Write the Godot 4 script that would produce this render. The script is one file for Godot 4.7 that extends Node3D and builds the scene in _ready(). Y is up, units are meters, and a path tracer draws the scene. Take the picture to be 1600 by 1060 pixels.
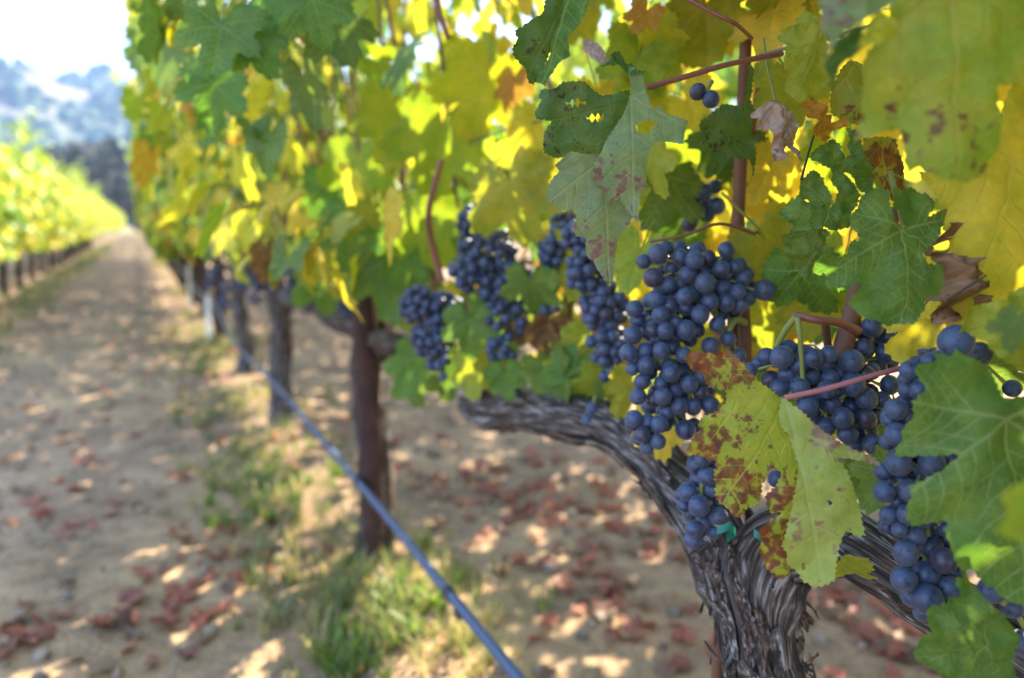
extends Node3D
# A vineyard aisle in autumn: the near trellised row with ripe blue grapes on the right, a bare aisle and a sunlit row on the left, hazy hills.

const FPX := 1220.0                      # focal length in pixels of the 1600 x 1060 photograph
const ROW_X := 0.465                     # the near row runs along -Z at this x
const ROW_GAP := 1.815                   # metres from row to row
const VINE_GAP := 1.27
const CORDON_Y := 0.545
var cam_pos := Vector3(0, 0.8, 0)
var yaw := deg_to_rad(25.4)
var pitch := deg_to_rad(8.39)
var cF := Vector3(); var cR := Vector3(); var cU := Vector3()
var rng := RandomNumberGenerator.new()
var M := {}
var noise := FastNoiseLite.new()
var names := {}
var leaf_shapes: Array = []              # detailed leaves, shared
var far_leaf_shapes: Array = []          # small leaves for what is far, shared
var grape_mesh: ArrayMesh

# ---------------------------------------------------------------- helpers
func at(px: float, py: float, z: float) -> Vector3:
	return cam_pos + cR * ((px - 800.0) / FPX * z) - cU * ((py - 530.0) / FPX * z) + cF * z
func project(p: Vector3) -> Vector3:     # pixel x, pixel y, depth
	var d := p - cam_pos
	var z := d.dot(cF)
	if z < 0.02: return Vector3(-9999, -9999, z)
	return Vector3(800.0 + d.dot(cR) / z * FPX, 530.0 - d.dot(cU) / z * FPX, z)
func row_at(px: float, x: float = ROW_X) -> float:      # z of the point of a row plane that is seen at pixel column px near the horizon
	return (px - 215.0)
func numbered(parent: Node, called: String) -> String:
	var key := str(parent.get_instance_id()) + called
	var n: int = names.get(key, 0)
	names[key] = n + 1
	return called if n == 0 else "%s_%03d" % [called, n]
func put(parent: Node, called: String, mesh: Mesh, mat: Material = null) -> MeshInstance3D:
	var o := MeshInstance3D.new()
	o.name = numbered(parent, called)
	o.mesh = mesh
	if mat: o.material_override = mat
	parent.add_child(o, true)
	return o
func many(parent: Node, called: String, mesh: Mesh, mat: Material, places: Array, colors: Array = []) -> MultiMeshInstance3D:
	var mm := MultiMesh.new()
	mm.transform_format = MultiMesh.TRANSFORM_3D
	mm.use_colors = colors.size() > 0
	mm.mesh = mesh
	mm.instance_count = places.size()
	for i in places.size():
		mm.set_instance_transform(i, places[i])
		if colors.size() > 0: mm.set_instance_color(i, colors[i])
	var o := MultiMeshInstance3D.new()
	o.name = numbered(parent, called)
	o.multimesh = mm
	o.material_override = mat
	o.set_meta("kind", "stuff")
	parent.add_child(o, true)
	return o
func thing(called: String, label: String, category: String, where: Vector3, group: String = "") -> Node3D:
	var o := Node3D.new()
	o.name = numbered(self, called)
	o.position = where
	o.set_meta("label", label); o.set_meta("category", category)
	if group != "": o.set_meta("group", group)
	add_child(o, true)
	return o
func structure(o: Node, label: String = "", category: String = "") -> void:
	o.set_meta("kind", "structure")
	if label != "": o.set_meta("label", label)
	if category != "": o.set_meta("category", category)
func lin(r: float, g: float, b: float) -> Color: return Color(r, g, b).linear_to_srgb()
func rf(a: float, b: float) -> float: return rng.randf_range(a, b)
func rv(s: float) -> Vector3: return Vector3(rf(-s, s), rf(-s, s), rf(-s, s))

class MB:
	var v := PackedVector3Array(); var uv := PackedVector2Array(); var c := PackedColorArray(); var ix := PackedInt32Array()
	func vert(p: Vector3, t: Vector2 = Vector2.ZERO) -> int:
		v.append(p); uv.append(t); return v.size() - 1
	func tri(a: int, b: int, d: int) -> void:
		ix.append(a); ix.append(b); ix.append(d)
	func quad(a: int, b: int, d: int, e: int) -> void:
		tri(a, b, d); tri(a, d, e)
	func build() -> ArrayMesh:
		var n := PackedVector3Array(); n.resize(v.size())
		for i in range(0, ix.size(), 3):
			var a := v[ix[i]]; var b := v[ix[i + 1]]; var d := v[ix[i + 2]]
			var f := (d - a).cross(b - a)
			n[ix[i]] += f; n[ix[i + 1]] += f; n[ix[i + 2]] += f
		for i in n.size():
			n[i] = n[i].normalized() if n[i].length() > 1e-14 else Vector3.UP
		var arr := []; arr.resize(Mesh.ARRAY_MAX)
		arr[Mesh.ARRAY_VERTEX] = v; arr[Mesh.ARRAY_NORMAL] = n; arr[Mesh.ARRAY_TEX_UV] = uv; arr[Mesh.ARRAY_INDEX] = ix
		if c.size() == v.size() and c.size() > 0: arr[Mesh.ARRAY_COLOR] = c
		var m := ArrayMesh.new()
		m.add_surface_from_arrays(Mesh.PRIMITIVE_TRIANGLES, arr)
		return m

func smooth_path(p: PackedVector3Array, steps: int) -> PackedVector3Array:
	if p.size() < 3: return p
	var out := PackedVector3Array()
	for i in p.size() - 1:
		var p0 := p[max(i - 1, 0)]; var p3 := p[min(i + 2, p.size() - 1)]
		for k in steps:
			out.append(p[i].cubic_interpolate(p[i + 1], p0, p3, float(k) / steps))
	out.append(p[p.size() - 1])
	return out
# a tube along a path; rad gives radii that are spread along it; rough/freq: bark relief
func tube_into(mb: MB, p: PackedVector3Array, rad: Array, sides: int, rough: float = 0.0, around: float = 3.0, along: float = 12.0, seed_v: float = 0.0) -> void:
	var n := p.size()
	var side := Vector3.ZERO
	var start := mb.v.size()
	var run := 0.0
	for i in n:
		var d := (p[min(i + 1, n - 1)] - p[max(i - 1, 0)]).normalized()
		if i == 0:
			side = d.cross(Vector3(0.31, 0.2, 0.93)).normalized()
		else:
			run += (p[i] - p[i - 1]).length()
			side = (side - d * side.dot(d)).normalized()
		var up := d.cross(side)
		var f := float(i) / (n - 1) * (rad.size() - 1)
		var k: int = min(int(f), rad.size() - 2) if rad.size() > 1 else 0
		var r: float = lerp(float(rad[k]), float(rad[min(k + 1, rad.size() - 1)]), f - k)
		for s in sides + 1:
			var a := TAU * (s % sides) / sides
			var rr := r
			if rough > 0.0:
				var q := Vector3(cos(a) * around, sin(a) * around, run * along + seed_v)
				var w := noise.get_noise_3dv(q * 30.0) * 0.6 + absf(noise.get_noise_3dv(q * Vector3(95, 95, 45))) * 0.8 - 0.25 + noise.get_noise_3dv(q * Vector3(14, 14, 42)) * 0.9
				rr *= 1.0 + rough * w
			mb.vert(p[i] + (side * cos(a) + up * sin(a)) * rr, Vector2(float(s) / sides, run))
	for i in n - 1:
		for s in sides:
			var a := start + i * (sides + 1) + s
			mb.quad(a, a + sides + 1, a + sides + 2, a + 1)
	for e in [0, n - 1]:
		var c := mb.vert(p[e], Vector2(0.5, 0.0))
		for s in sides:
			var a: int = start + int(e) * (sides + 1) + s
			if e == 0: mb.tri(c, a, a + 1)
			else: mb.tri(c, a + 1, a)
func tube(p: PackedVector3Array, rad: Array, sides: int, rough: float = 0.0, around: float = 3.0, along: float = 12.0, seed_v: float = 0.0) -> ArrayMesh:
	var mb := MB.new()
	tube_into(mb, p, rad, sides, rough, around, along, seed_v)
	return mb.build()
func path3(a: Array) -> PackedVector3Array:
	var o := PackedVector3Array()
	for p in a: o.append(p)
	return o

# ---------------------------------------------------------------- textures
const TN := 512
func noise_bytes(n: int, freq: float, sd: int, octaves: int, kind: int = FastNoiseLite.TYPE_SIMPLEX_SMOOTH, seamless: bool = false) -> PackedByteArray:
	var f := FastNoiseLite.new()
	f.noise_type = kind
	f.seed = sd; f.frequency = freq; f.fractal_octaves = octaves
	var im: Image = f.get_seamless_image(n, n) if seamless else f.get_image(n, n)
	im.convert(Image.FORMAT_L8)
	return im.get_data()
func stamp_vein(field: PackedFloat32Array, a: Vector2, b: Vector2, bend: float, w0: float, w1: float, strength: float) -> void:
	var L := (b - a).length() * TN / 2.6
	var steps := int(L) + 2
	var side := (b - a).orthogonal()
	for i in steps:
		var t := float(i) / (steps - 1)
		var p := a.lerp(b, t) + side * (bend * 4.0 * t * (1.0 - t) * 0.5)
		var c := (p / 2.6 + Vector2(0.5, 0.5)) * TN
		var w: float = lerp(w0, w1, t)
		var r := int(ceil(w * 2.0))
		for y in range(int(c.y) - r, int(c.y) + r + 1):
			if y < 0 or y >= TN: continue
			for x in range(int(c.x) - r, int(c.x) + r + 1):
				if x < 0 or x >= TN: continue
				var d := Vector2(x - c.x, y - c.y).length() / w
				var s := strength * exp(-d * d)
				if s > field[y * TN + x]: field[y * TN + x] = s
func vein_field() -> PackedFloat32Array:
	var f := PackedFloat32Array(); f.resize(TN * TN)
	var r := RandomNumberGenerator.new(); r.seed = 5
	# leaf space: petiole at the origin, tip towards +y; texture v grows with y
	for m in [[0.0, 1.25], [0.95, 1.1], [-0.95, 1.1], [1.85, 0.95], [-1.85, 0.95]]:
		var dir := Vector2(sin(m[0]), cos(m[0]))
		stamp_vein(f, Vector2.ZERO, dir * float(m[1]), 0.03 * signf(m[0]), 2.6, 1.0, 1.0)
		var n := 8
		for k in n:
			for s in [-1.0, 1.0]:
				var t: float = 0.14 + 0.8 * (k + 0.4 * (s + 1.0) * 0.5) / n
				var a: Vector2 = dir * float(m[1]) * t
				var dd: Vector2 = dir.rotated(s * r.randf_range(0.72, 0.92))
				var l: float = 0.42 * (1.0 - 0.55 * t) * r.randf_range(0.85, 1.1)
				stamp_vein(f, a, a + dd * l, -0.12 * s, 1.5, 0.7, 0.75)
				for j in 4:
					var a2: Vector2 = a + dd * l * (0.2 + 0.2 * j)
					for s2 in [-1.0, 1.0]:
						stamp_vein(f, a2, a2 + dd.rotated(s2 * r.randf_range(0.9, 1.3)) * l * 0.34, 0.1 * s2, 0.8, 0.6, 0.42)
	return f
func leaf_textures() -> Dictionary:
	var f := vein_field()
	var n1 := noise_bytes(TN, 0.012, 3, 4)
	var n2 := noise_bytes(TN, 0.05, 8, 3)
	var n3 := noise_bytes(TN, 0.02, 21, 4)
	var cell := noise_bytes(TN, 0.055, 4, 1, FastNoiseLite.TYPE_CELLULAR)
	# base, second tone, vein, blotch, blotch cover, blotch second tone
	var kinds := {
		"green": [Vector3(.10, .215, .03), Vector3(.155, .27, .032), Vector3(.32, .42, .17), Vector3(.20, .20, .03), 0.10, Vector3(.42, .46, .34)],
		"lime": [Vector3(.40, .43, .03), Vector3(.28, .37, .028), Vector3(.36, .42, .10), Vector3(.42, .34, .04), 0.22, Vector3(.3, .16, .04)],
		"yellow": [Vector3(.70, .58, .045), Vector3(.54, .53, .04), Vector3(.56, .54, .12), Vector3(.40, .24, .05), 0.13, Vector3(.22, .09, .03)],
		"blotched": [Vector3(.25, .32, .03), Vector3(.36, .36, .035), Vector3(.40, .40, .10), Vector3(.27, .03, .02), 0.60, Vector3(.11, .014, .022)],
		"dark_blotched": [Vector3(.085, .18, .03), Vector3(.13, .21, .03), Vector3(.17, .24, .07), Vector3(.10, .016, .016), 0.36, Vector3(.045, .012, .02)],
		"pale": [Vector3(.20, .33, .15), Vector3(.27, .36, .13), Vector3(.36, .44, .22), Vector3(.33, .22, .20), 0.50, Vector3(.22, .09, .11)],
		"olive": [Vector3(.28, .40, .03), Vector3(.42, .43, .035), Vector3(.45, .40, .08), Vector3(.26, .03, .03), 0.40, Vector3(.13, .02, .03)],
		"red_lobed": [Vector3(.36, .44, .035), Vector3(.46, .46, .04), Vector3(.42, .42, .10), Vector3(.30, .018, .028), 0.58, Vector3(.13, .008, .03)],
		"pale_lime": [Vector3(.37, .46, .08), Vector3(.43, .47, .10), Vector3(.46, .50, .18), Vector3(.44, .30, .23), 0.36, Vector3(.26, .12, .10)],
		"brown": [Vector3(.21, .11, .05), Vector3(.33, .21, .11), Vector3(.16, .08, .04), Vector3(.40, .29, .21), 0.3, Vector3(.08, .035, .02)],
		"orange": [Vector3(.58, .27, .03), Vector3(.60, .38, .04), Vector3(.5, .34, .07), Vector3(.28, .10, .03), 0.32, Vector3(.15, .05, .02)],
		"mauve": [Vector3(.42, .32, .27), Vector3(.36, .25, .20), Vector3(.30, .20, .15), Vector3(.20, .11, .07), 0.35, Vector3(.12, .05, .03)],
	}
	var gam := PackedByteArray(); gam.resize(1025)
	for i in 1025: gam[i] = int(clampf(pow(i / 1024.0, 1.0 / 2.2) * 255.0, 0, 255))
	var out := {}
	for k in kinds:
		var q: Array = kinds[k]
		var A: Vector3 = q[0]; var B: Vector3 = q[1]; var V: Vector3 = q[2]; var P: Vector3 = q[3]; var cover: float = q[4]; var P2: Vector3 = q[5]
		var vein_w := 0.7 if k == "green" else 0.5 if k in ["pale", "pale_lime", "brown"] else 0.42
		var d := PackedByteArray(); d.resize(TN * TN * 3)
		var i := 0
		for y in TN:
			var vy := absf(y - TN * 0.5) / (TN * 0.5)
			for x in TN:
				var a1 := n1[i] / 255.0; var a2 := n2[i] / 255.0; var a3 := n3[i] / 255.0; var vn := f[i]
				var vx := (x - TN * 0.5) / (TN * 0.5)
				var rad := minf(sqrt(vx * vx + vy * vy), 0.62)
				var c := A.lerp(B, clampf((a1 - 0.35) * 2.2 + vn * 0.2, 0.0, 1.0)) * (0.88 + 0.26 * a2)
				# patches of dye: mostly towards the margin, kept off the veins, with ragged grainy outlines
				var lobe := 0.24 * exp(-(pow(x / float(TN) - 0.296, 2.0) + pow(y / float(TN) - 0.516, 2.0)) / 0.016) if k == "red_lobed" else 0.0
				if k == "pale_lime": lobe = 0.5 * exp(-(pow(x / float(TN) - 0.565, 2.0) + pow(y / float(TN) - 0.575, 2.0)) / 0.005) + 0.45 * exp(-(pow(x / float(TN) - 0.65, 2.0) + pow(y / float(TN) - 0.66, 2.0)) / 0.005)
				var b := clampf((lobe + a3 * 0.45 + a2 * 0.5 + rad * 0.75 - vn * 0.20 - (1.35 - cover)) * 7.0, 0.0, 1.0)
				if b > 0.0:
					c = c.lerp(P.lerp(P2, clampf((a2 - 0.42) * 4.0, 0.0, 1.0)), b * (0.72 + 0.28 * (cell[i] / 255.0)))
				c = c.lerp(V, vn * vein_w)
				var sp := cell[i] / 255.0
				if sp > 0.93 and a2 > 0.55: c = c.lerp(P2, 0.5)
				d[i * 3] = gam[int(clampf(c.x, 0.0, 1.0) * 1024.0)]
				d[i * 3 + 1] = gam[int(clampf(c.y, 0.0, 1.0) * 1024.0)]
				d[i * 3 + 2] = gam[int(clampf(c.z, 0.0, 1.0) * 1024.0)]
				i += 1
		var im := Image.create_from_data(TN, TN, false, Image.FORMAT_RGB8, d)
		out[k] = ImageTexture.create_from_image(im)
	var hb := PackedByteArray(); hb.resize(TN * TN)
	for i in TN * TN:
		hb[i] = int(clampf(150.0 - f[i] * 110.0 + (n2[i] - 128) * 0.35 + (cell[i] - 128) * 0.12, 0, 255))
	out["height"] = ImageTexture.create_from_image(Image.create_from_data(TN, TN, false, Image.FORMAT_L8, hb))
	return out
func ramp_texture(n: int, layers: Array, stops: Array, wide: Vector2 = Vector2.ONE) -> ImageTexture:
	# layers: [freq, seed, octaves, weight]; stops: [[t, Vector3 linear], ...]
	var sum := PackedFloat32Array(); sum.resize(n * n)
	for l in layers:
		var b := noise_bytes(n, l[0], l[1], l[2], FastNoiseLite.TYPE_SIMPLEX_SMOOTH, true)
		var w: float = l[3]
		for i in n * n: sum[i] += (b[i] / 255.0 - 0.5) * w
	var d := PackedByteArray(); d.resize(n * n * 3)
	var lut: Array = []
	for i in 257:
		var t := i / 256.0
		var c: Vector3 = stops[0][1]
		for s in stops.size() - 1:
			if t >= stops[s][0]: c = (stops[s][1] as Vector3).lerp(stops[s + 1][1], clampf((t - stops[s][0]) / (stops[s + 1][0] - stops[s][0]), 0, 1))
		lut.append([int(pow(c.x, 1 / 2.2) * 255), int(pow(c.y, 1 / 2.2) * 255), int(pow(c.z, 1 / 2.2) * 255)])
	for i in n * n:
		var q: Array = lut[int(clampf(0.5 + sum[i], 0, 1) * 256)]
		d[i * 3] = q[0]; d[i * 3 + 1] = q[1]; d[i * 3 + 2] = q[2]
	return ImageTexture.create_from_image(Image.create_from_data(n, n, false, Image.FORMAT_RGB8, d))
func bark_textures() -> Array:
	var w := 256; var h := 512
	var d := PackedByteArray(); d.resize(w * h * 3)
	var hd := PackedByteArray(); hd.resize(w * h)
	var fn := FastNoiseLite.new(); fn.seed = 11; fn.frequency = 1.0; fn.fractal_octaves = 4
	for y in h:
		for x in w:
			var a := TAU * x / w
			var q := Vector3(cos(a) * 2.2, sin(a) * 2.2, y * 0.012)
			var r := fn.get_noise_3dv(Vector3(q.x, q.y, q.z * 0.5) * 2.0)
			var g := fn.get_noise_3dv(Vector3(q.x * 4.0, q.y * 4.0, q.z * 0.8) + Vector3(9, 3, 1))
			var g2 := fn.get_noise_3dv(Vector3(q.x * 12.0, q.y * 12.0, q.z * 1.6) + Vector3(1, 7, 5))
			var t := clampf(0.5 + r * 0.45 + g * 0.6 + g2 * 0.4, 0, 1)
			var c := Vector3(.016, .011, .008).lerp(Vector3(.088, .071, .06), smoothstep(0.25, 0.6, t)).lerp(Vector3(.30, .30, .31), smoothstep(0.56, 0.9, t))
			var i := y * w + x
			d[i * 3] = int(pow(c.x, 1 / 2.2) * 255); d[i * 3 + 1] = int(pow(c.y, 1 / 2.2) * 255); d[i * 3 + 2] = int(pow(c.z, 1 / 2.2) * 255)
			hd[i] = int(t * 255)
	return [ImageTexture.create_from_image(Image.create_from_data(w, h, false, Image.FORMAT_RGB8, d)), ImageTexture.create_from_image(Image.create_from_data(w, h, false, Image.FORMAT_L8, hd))]
func grape_texture(sd: int, bloom: Vector3, skin: Vector3) -> ImageTexture:
	var w := 256; var h := 128
	var fn := FastNoiseLite.new(); fn.seed = sd; fn.frequency = 1.0; fn.fractal_octaves = 4
	var d := PackedByteArray(); d.resize(w * h * 3)
	for y in h:
		var la := PI * (y + 0.5) / h
		for x in w:
			var a := TAU * x / w
			var q := Vector3(sin(la) * cos(a), cos(la), sin(la) * sin(a))
			var t := fn.get_noise_3dv(q * 1.3) * 0.8 + fn.get_noise_3dv(q * 6.0 + Vector3(4, 4, 4)) * 0.45
			var rub := smoothstep(0.08, 0.42, -t)
			var c := bloom.lerp(skin, clampf(rub * 0.75 + 0.12, 0, 1)) * (1.0 + 0.25 * fn.get_noise_3dv(q * 14.0))
			if la > PI - 0.13: c = Vector3(.035, .025, .02)
			var i := y * w + x
			d[i * 3] = int(pow(clampf(c.x, 0, 1), 1 / 2.2) * 255); d[i * 3 + 1] = int(pow(clampf(c.y, 0, 1), 1 / 2.2) * 255); d[i * 3 + 2] = int(pow(clampf(c.z, 0, 1), 1 / 2.2) * 255)
	return ImageTexture.create_from_image(Image.create_from_data(w, h, false, Image.FORMAT_RGB8, d))
func plain(c: Color, rough: float, metal: float = 0.0) -> StandardMaterial3D:
	var m := StandardMaterial3D.new()
	m.albedo_color = c; m.roughness = rough; m.metallic = metal
	m.cull_mode = BaseMaterial3D.CULL_DISABLED
	return m
func make_materials() -> void:
	var lt := leaf_textures()
	for k in lt:
		if k == "height": continue
		for v in 3:
			var m := plain([Color(1, 1, 1), Color(0.93, 0.99, 0.88), Color(1.0, 0.95, 0.97)][v], 0.5)
			m.albedo_texture = lt[k]
			m.heightmap_enabled = true
			m.heightmap_texture = lt["height"]
			m.heightmap_scale = 0.12
			m.backlight_enabled = true
			m.backlight = Color(1.0, 1.0, 0.75) * (0.55 if k in ["brown", "mauve"] else 0.95)
			m.metallic_specular = 0.45
			M[k + str(v)] = m
	# far leaves: one plain leaf material, tinted by copy
	var fm := plain(Color.WHITE, 0.55)
	fm.vertex_color_use_as_albedo = true
	fm.backlight_enabled = true
	fm.backlight = Color(1.0, 1.0, 0.8) * 0.95
	M.far_leaf = fm
	var lm := plain(Color.WHITE, 0.8); lm.vertex_color_use_as_albedo = true; M.tinted = lm
	var bt := bark_textures()
	for v in 3:
		var b := plain([Color(1, 0.98, 0.96), Color(0.84, 0.74, 0.66), Color(1.0, 0.97, 0.95)][v], 0.9)
		b.albedo_texture = bt[0]
		b.heightmap_enabled = true; b.heightmap_texture = bt[1]; b.heightmap_scale = 0.2
		b.uv1_scale = Vector3(1, 3.0, 1)
		M["bark" + str(v)] = b
	for v in 4:
		var g := plain(Color.WHITE, [0.46, 0.38, 0.5, 0.34][v])
		g.albedo_texture = grape_texture(30 + v, [Vector3(.044, .080, .175), Vector3(.033, .060, .14), Vector3(.052, .082, .165), Vector3(.038, .043, .09)][v], [Vector3(.010, .011, .024), Vector3(.009, .009, .018), Vector3(.016, .012, .024), Vector3(.022, .010, .018)][v])
		g.metallic_specular = 0.5
		g.rim_enabled = true; g.rim = 0.25
		M["grape" + str(v)] = g
	M.stem = plain(lin(.20, .24, .06), 0.6)
	M.rachis = plain(lin(.27, .29, .09), 0.6)
	M.cane = plain(lin(.17, .075, .045), 0.65)
	M.pink = plain(lin(.36, .13, .14), 0.5)
	M.redcane = plain(lin(.24, .085, .06), 0.55)
	M.stake = plain(lin(.15, .065, .03), 0.8)
	M.wire = plain(lin(.17, .17, .18), 0.45, 0.6)
	M.dark_wire = plain(lin(.03, .025, .022), 0.6)
	M.hose = plain(lin(.06, .09, .16), 0.36)
	M.fitting = plain(lin(.02, .02, .022), 0.5)
	M.tie = plain(lin(.008, .16, .11), 0.4)
	M.white_plastic = plain(lin(.75, .75, .72), 0.5)
	var post := plain(Color.WHITE, 0.85)
	post.albedo_texture = ramp_texture(256, [[0.02, 2, 4, 1.0], [0.09, 6, 3, 0.7]], [[0.0, Vector3(.016, .006, .004)], [0.5, Vector3(.042, .014, .009)], [1.0, Vector3(.085, .03, .018)]])
	post.uv1_triplanar = true; post.uv1_scale = Vector3(7, 3, 7)
	M.post = post
	# ground: dry sandy soil with straw
	var gt := ramp_texture(1024, [[0.004, 1, 5, 0.7], [0.03, 2, 4, 0.55], [0.15, 3, 3, 0.6]], [[0.0, Vector3(.12, .085, .055)], [0.3, Vector3(.25, .185, .125)], [0.55, Vector3(.36, .275, .185)], [0.8, Vector3(.47, .37, .255)], [1.0, Vector3(.58, .47, .33)]])
	var g := plain(Color.WHITE, 0.95)
	g.albedo_texture = gt
	g.vertex_color_use_as_albedo = true
	g.uv1_triplanar = true; g.uv1_world_triplanar = true; g.uv1_scale = Vector3(0.45, 0.45, 0.45)
	g.heightmap_enabled = true; g.heightmap_texture = gt; g.heightmap_scale = 1.2
	M.ground = g
	var hm := plain(Color.WHITE, 1.0); hm.vertex_color_use_as_albedo = true; M.hill = hm

# ---------------------------------------------------------------- leaves
func leaf_radius(th: float, P: Array) -> float:
	var r := 0.0
	for i in 5:
		var ph: float = [0.0, 0.93, -0.93, 1.88, -1.88][i] + float(P[i + 5])
		var d: float = absf(th - ph) / [0.66, 0.60, 0.60, 0.92, 0.92][i]
		if d < 1.0: r = maxf(r, [1.0, 0.86, 0.86, 0.70, 0.70][i] * float(P[i]) * pow(cos(d * PI / 2.0), 0.55))
	var basal := smoothstep(3.05, 2.6, absf(th))
	r = maxf(r, 0.50 * basal + 0.06)
	return r
func leaf_mesh(sd: int, nang: int, rings: int, fold: float, cup: float, wave: float, curl: float, stalk: bool) -> ArrayMesh:
	var r := RandomNumberGenerator.new(); r.seed = sd
	var P := []
	for i in 5: P.append(r.randf_range(0.88, 1.1))
	for i in 5: P.append(r.randf_range(-0.07, 0.07))
	var ph := r.randf_range(0, TAU)
	var teeth := r.randi_range(25, 31)
	var mb := MB.new()
	var bend := func(x: float, y: float) -> Vector3:
		var rr := sqrt(x * x + y * y)
		var z := fold * absf(x) + cup * rr * rr + wave * rr * rr * (sin(atan2(x, y) * 3.0 + ph) + 0.6 * sin(atan2(x, y) * 7.0 + ph * 2.0)) + noise.get_noise_2d(x * 90.0 + sd * 31.0, y * 90.0) * 0.10
		z -= curl * y * absf(y) * 0.5
		return Vector3(x, y, z)
	var c := mb.vert(bend.call(0.0, 0.0), Vector2(0.5, 0.5))
	for k in range(1, rings + 1):
		var f := pow(float(k) / rings, 0.85)
		for s in nang:
			var th := -PI + TAU * s / nang
			var rad := leaf_radius(th, P)
			var saw := fmod((th + PI) / TAU * teeth, 1.0)
			var tooth := (saw / 0.65 if saw < 0.65 else (1.0 - saw) / 0.35) - 0.5
			if nang > 60: rad *= 1.0 + 0.13 * tooth * smoothstep(0.6, 1.0, f) * smoothstep(3.1, 2.6, absf(th))
			rad *= f
			var x := sin(th) * rad; var y := cos(th) * rad
			mb.vert(bend.call(x, y), Vector2(0.5 + x / 2.6, 0.5 + y / 2.6))
	for s in nang:
		mb.tri(c, 1 + s, 1 + (s + 1) % nang)
	for k in rings - 1:
		for s in nang:
			var a := 1 + k * nang + s; var b := 1 + k * nang + (s + 1) % nang
			mb.quad(a, a + nang, b + nang, b)
	if stalk:
		var st := mb.v.size()
		tube_into(mb, path3([Vector3(0, 0, 0), Vector3(0, -0.25, -0.06), Vector3(0.05, -0.55, -0.22), Vector3(0.08, -0.8, -0.45)]), [0.017, 0.02], 5)
		for i in range(st, mb.v.size()): mb.uv[i] = Vector2(0.5, 0.52)
	return mb.build()

func serrate(poly: Array, step: float, amp: float) -> PackedVector2Array:
	var p := PackedVector2Array()
	for q in poly: p.append(q)
	var sgn := 1.0 if Geometry2D.is_polygon_clockwise(p) else -1.0
	var out := PackedVector2Array()
	for i in p.size():
		var a := p[i]; var b := p[(i + 1) % p.size()]
		var L := (b - a).length()
		var n := int(max(1, round(L / step)))
		var o := (b - a).normalized().orthogonal() * sgn
		for k in n:
			if k == 0: out.append(a)
			else: out.append(a.lerp(b, float(k) / n) - o * amp * rf(0.1, 0.5))
			if L > step * 0.55: out.append(a.lerp(b, (k + rf(0.55, 0.75)) / n) + o * amp * rf(0.35, 1.0))
	return out
# A leaf blade from its outline as seen from the aisle (pixels), laid on a bent surface at depth z. tx, ty: tilt; fold along the midrib; bow: bending; wave: ripples in metres
func blade(poly: Array, jun: Vector2, tip: Vector2, z: float, tx: float, ty: float, fold: float, bow: float, wave: float, step: float = 9.0, amp: float = 2.6, hole: Array = []) -> ArrayMesh:
	var s := z / FPX
	var out := serrate(poly, step, amp) if amp > 0.0 else PackedVector2Array(poly)
	var lo := out[0]; var hi := out[0]
	for q in out: lo = lo.min(q); hi = hi.max(q)
	var pts := PackedVector2Array(out)
	var holes: Array = []
	for h in hole:
		var hp := PackedVector2Array(h)
		holes.append(hp)
		pts.append_array(hp)
	var g := maxf(hi.x - lo.x, hi.y - lo.y) / 17.0
	var y := lo.y + g * 0.5
	var odd := 0
	while y < hi.y:
		var x := lo.x + g * (0.25 + 0.5 * odd)
		while x < hi.x:
			var q := Vector2(x + rf(-0.1, 0.1) * g, y + rf(-0.1, 0.1) * g)
			if Geometry2D.is_point_in_polygon(q, out): pts.append(q)
			x += g
		y += g * 0.87
		odd = 1 - odd
	var ix := Geometry2D.triangulate_delaunay(pts)
	# the leaf's own flat frame: origin at the stalk, y towards the tip, n across the blade; the outline in metres in that frame, then bent
	var on_plane := func(q: Vector2) -> Vector3: return at(q.x, q.y, z + s * ((q.x - jun.x) * tx + (q.y - jun.y) * ty))
	var J: Vector3 = on_plane.call(jun)
	var ey: Vector3 = on_plane.call(tip) - J
	var L := ey.length()
	ey = ey.normalized()
	var across: Vector3 = on_plane.call(jun + (tip - jun).orthogonal()) - J
	var n := ey.cross(across).normalized()
	if n.dot(cF) < 0.0: n = -n
	var ex := ey.cross(n)
	var mb := MB.new()
	for q in pts:
		var d: Vector3 = on_plane.call(q) - J
		var a := d.dot(ex); var b := d.dot(ey)
		var f := Vector2(a, b) / L
		var h := fold * absf(a) + bow * f.length_squared() * L + wave * noise.get_noise_2d(f.x * 140.0 + z * 900.0, f.y * 140.0) + wave * 0.5 * noise.get_noise_2d(f.x * 420.0, f.y * 420.0 + z * 700.0)
		mb.vert(J + ex * a + ey * b + n * h, Vector2(0.5 + f.x / 2.6, 0.5 + f.y / 2.6))
	for i in range(0, ix.size(), 3):
		var c := (pts[ix[i]] + pts[ix[i + 1]] + pts[ix[i + 2]]) / 3.0
		if not Geometry2D.is_point_in_polygon(c, out): continue
		var inside := false
		for h in holes:
			if Geometry2D.is_point_in_polygon(c, h): inside = true
		if inside: continue
		if (pts[ix[i + 1]] - pts[ix[i]]).cross(pts[ix[i + 2]] - pts[ix[i]]) > 0.0: mb.tri(ix[i], ix[i + 1], ix[i + 2])
		else: mb.tri(ix[i], ix[i + 2], ix[i + 1])
	return mb.build()
func V(a: Array) -> Array:
	var o := []
	for i in range(0, a.size(), 2): o.append(Vector2(a[i], a[i + 1]))
	return o
# numbers read on an enlargement: origin and scale back to pixels
func Z(ox: float, oy: float, sc: float, a: Array) -> Array:
	var o := []
	for i in range(0, a.size(), 2): o.append(Vector2(ox + a[i] / sc, oy + a[i + 1] / sc))
	return o

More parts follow.
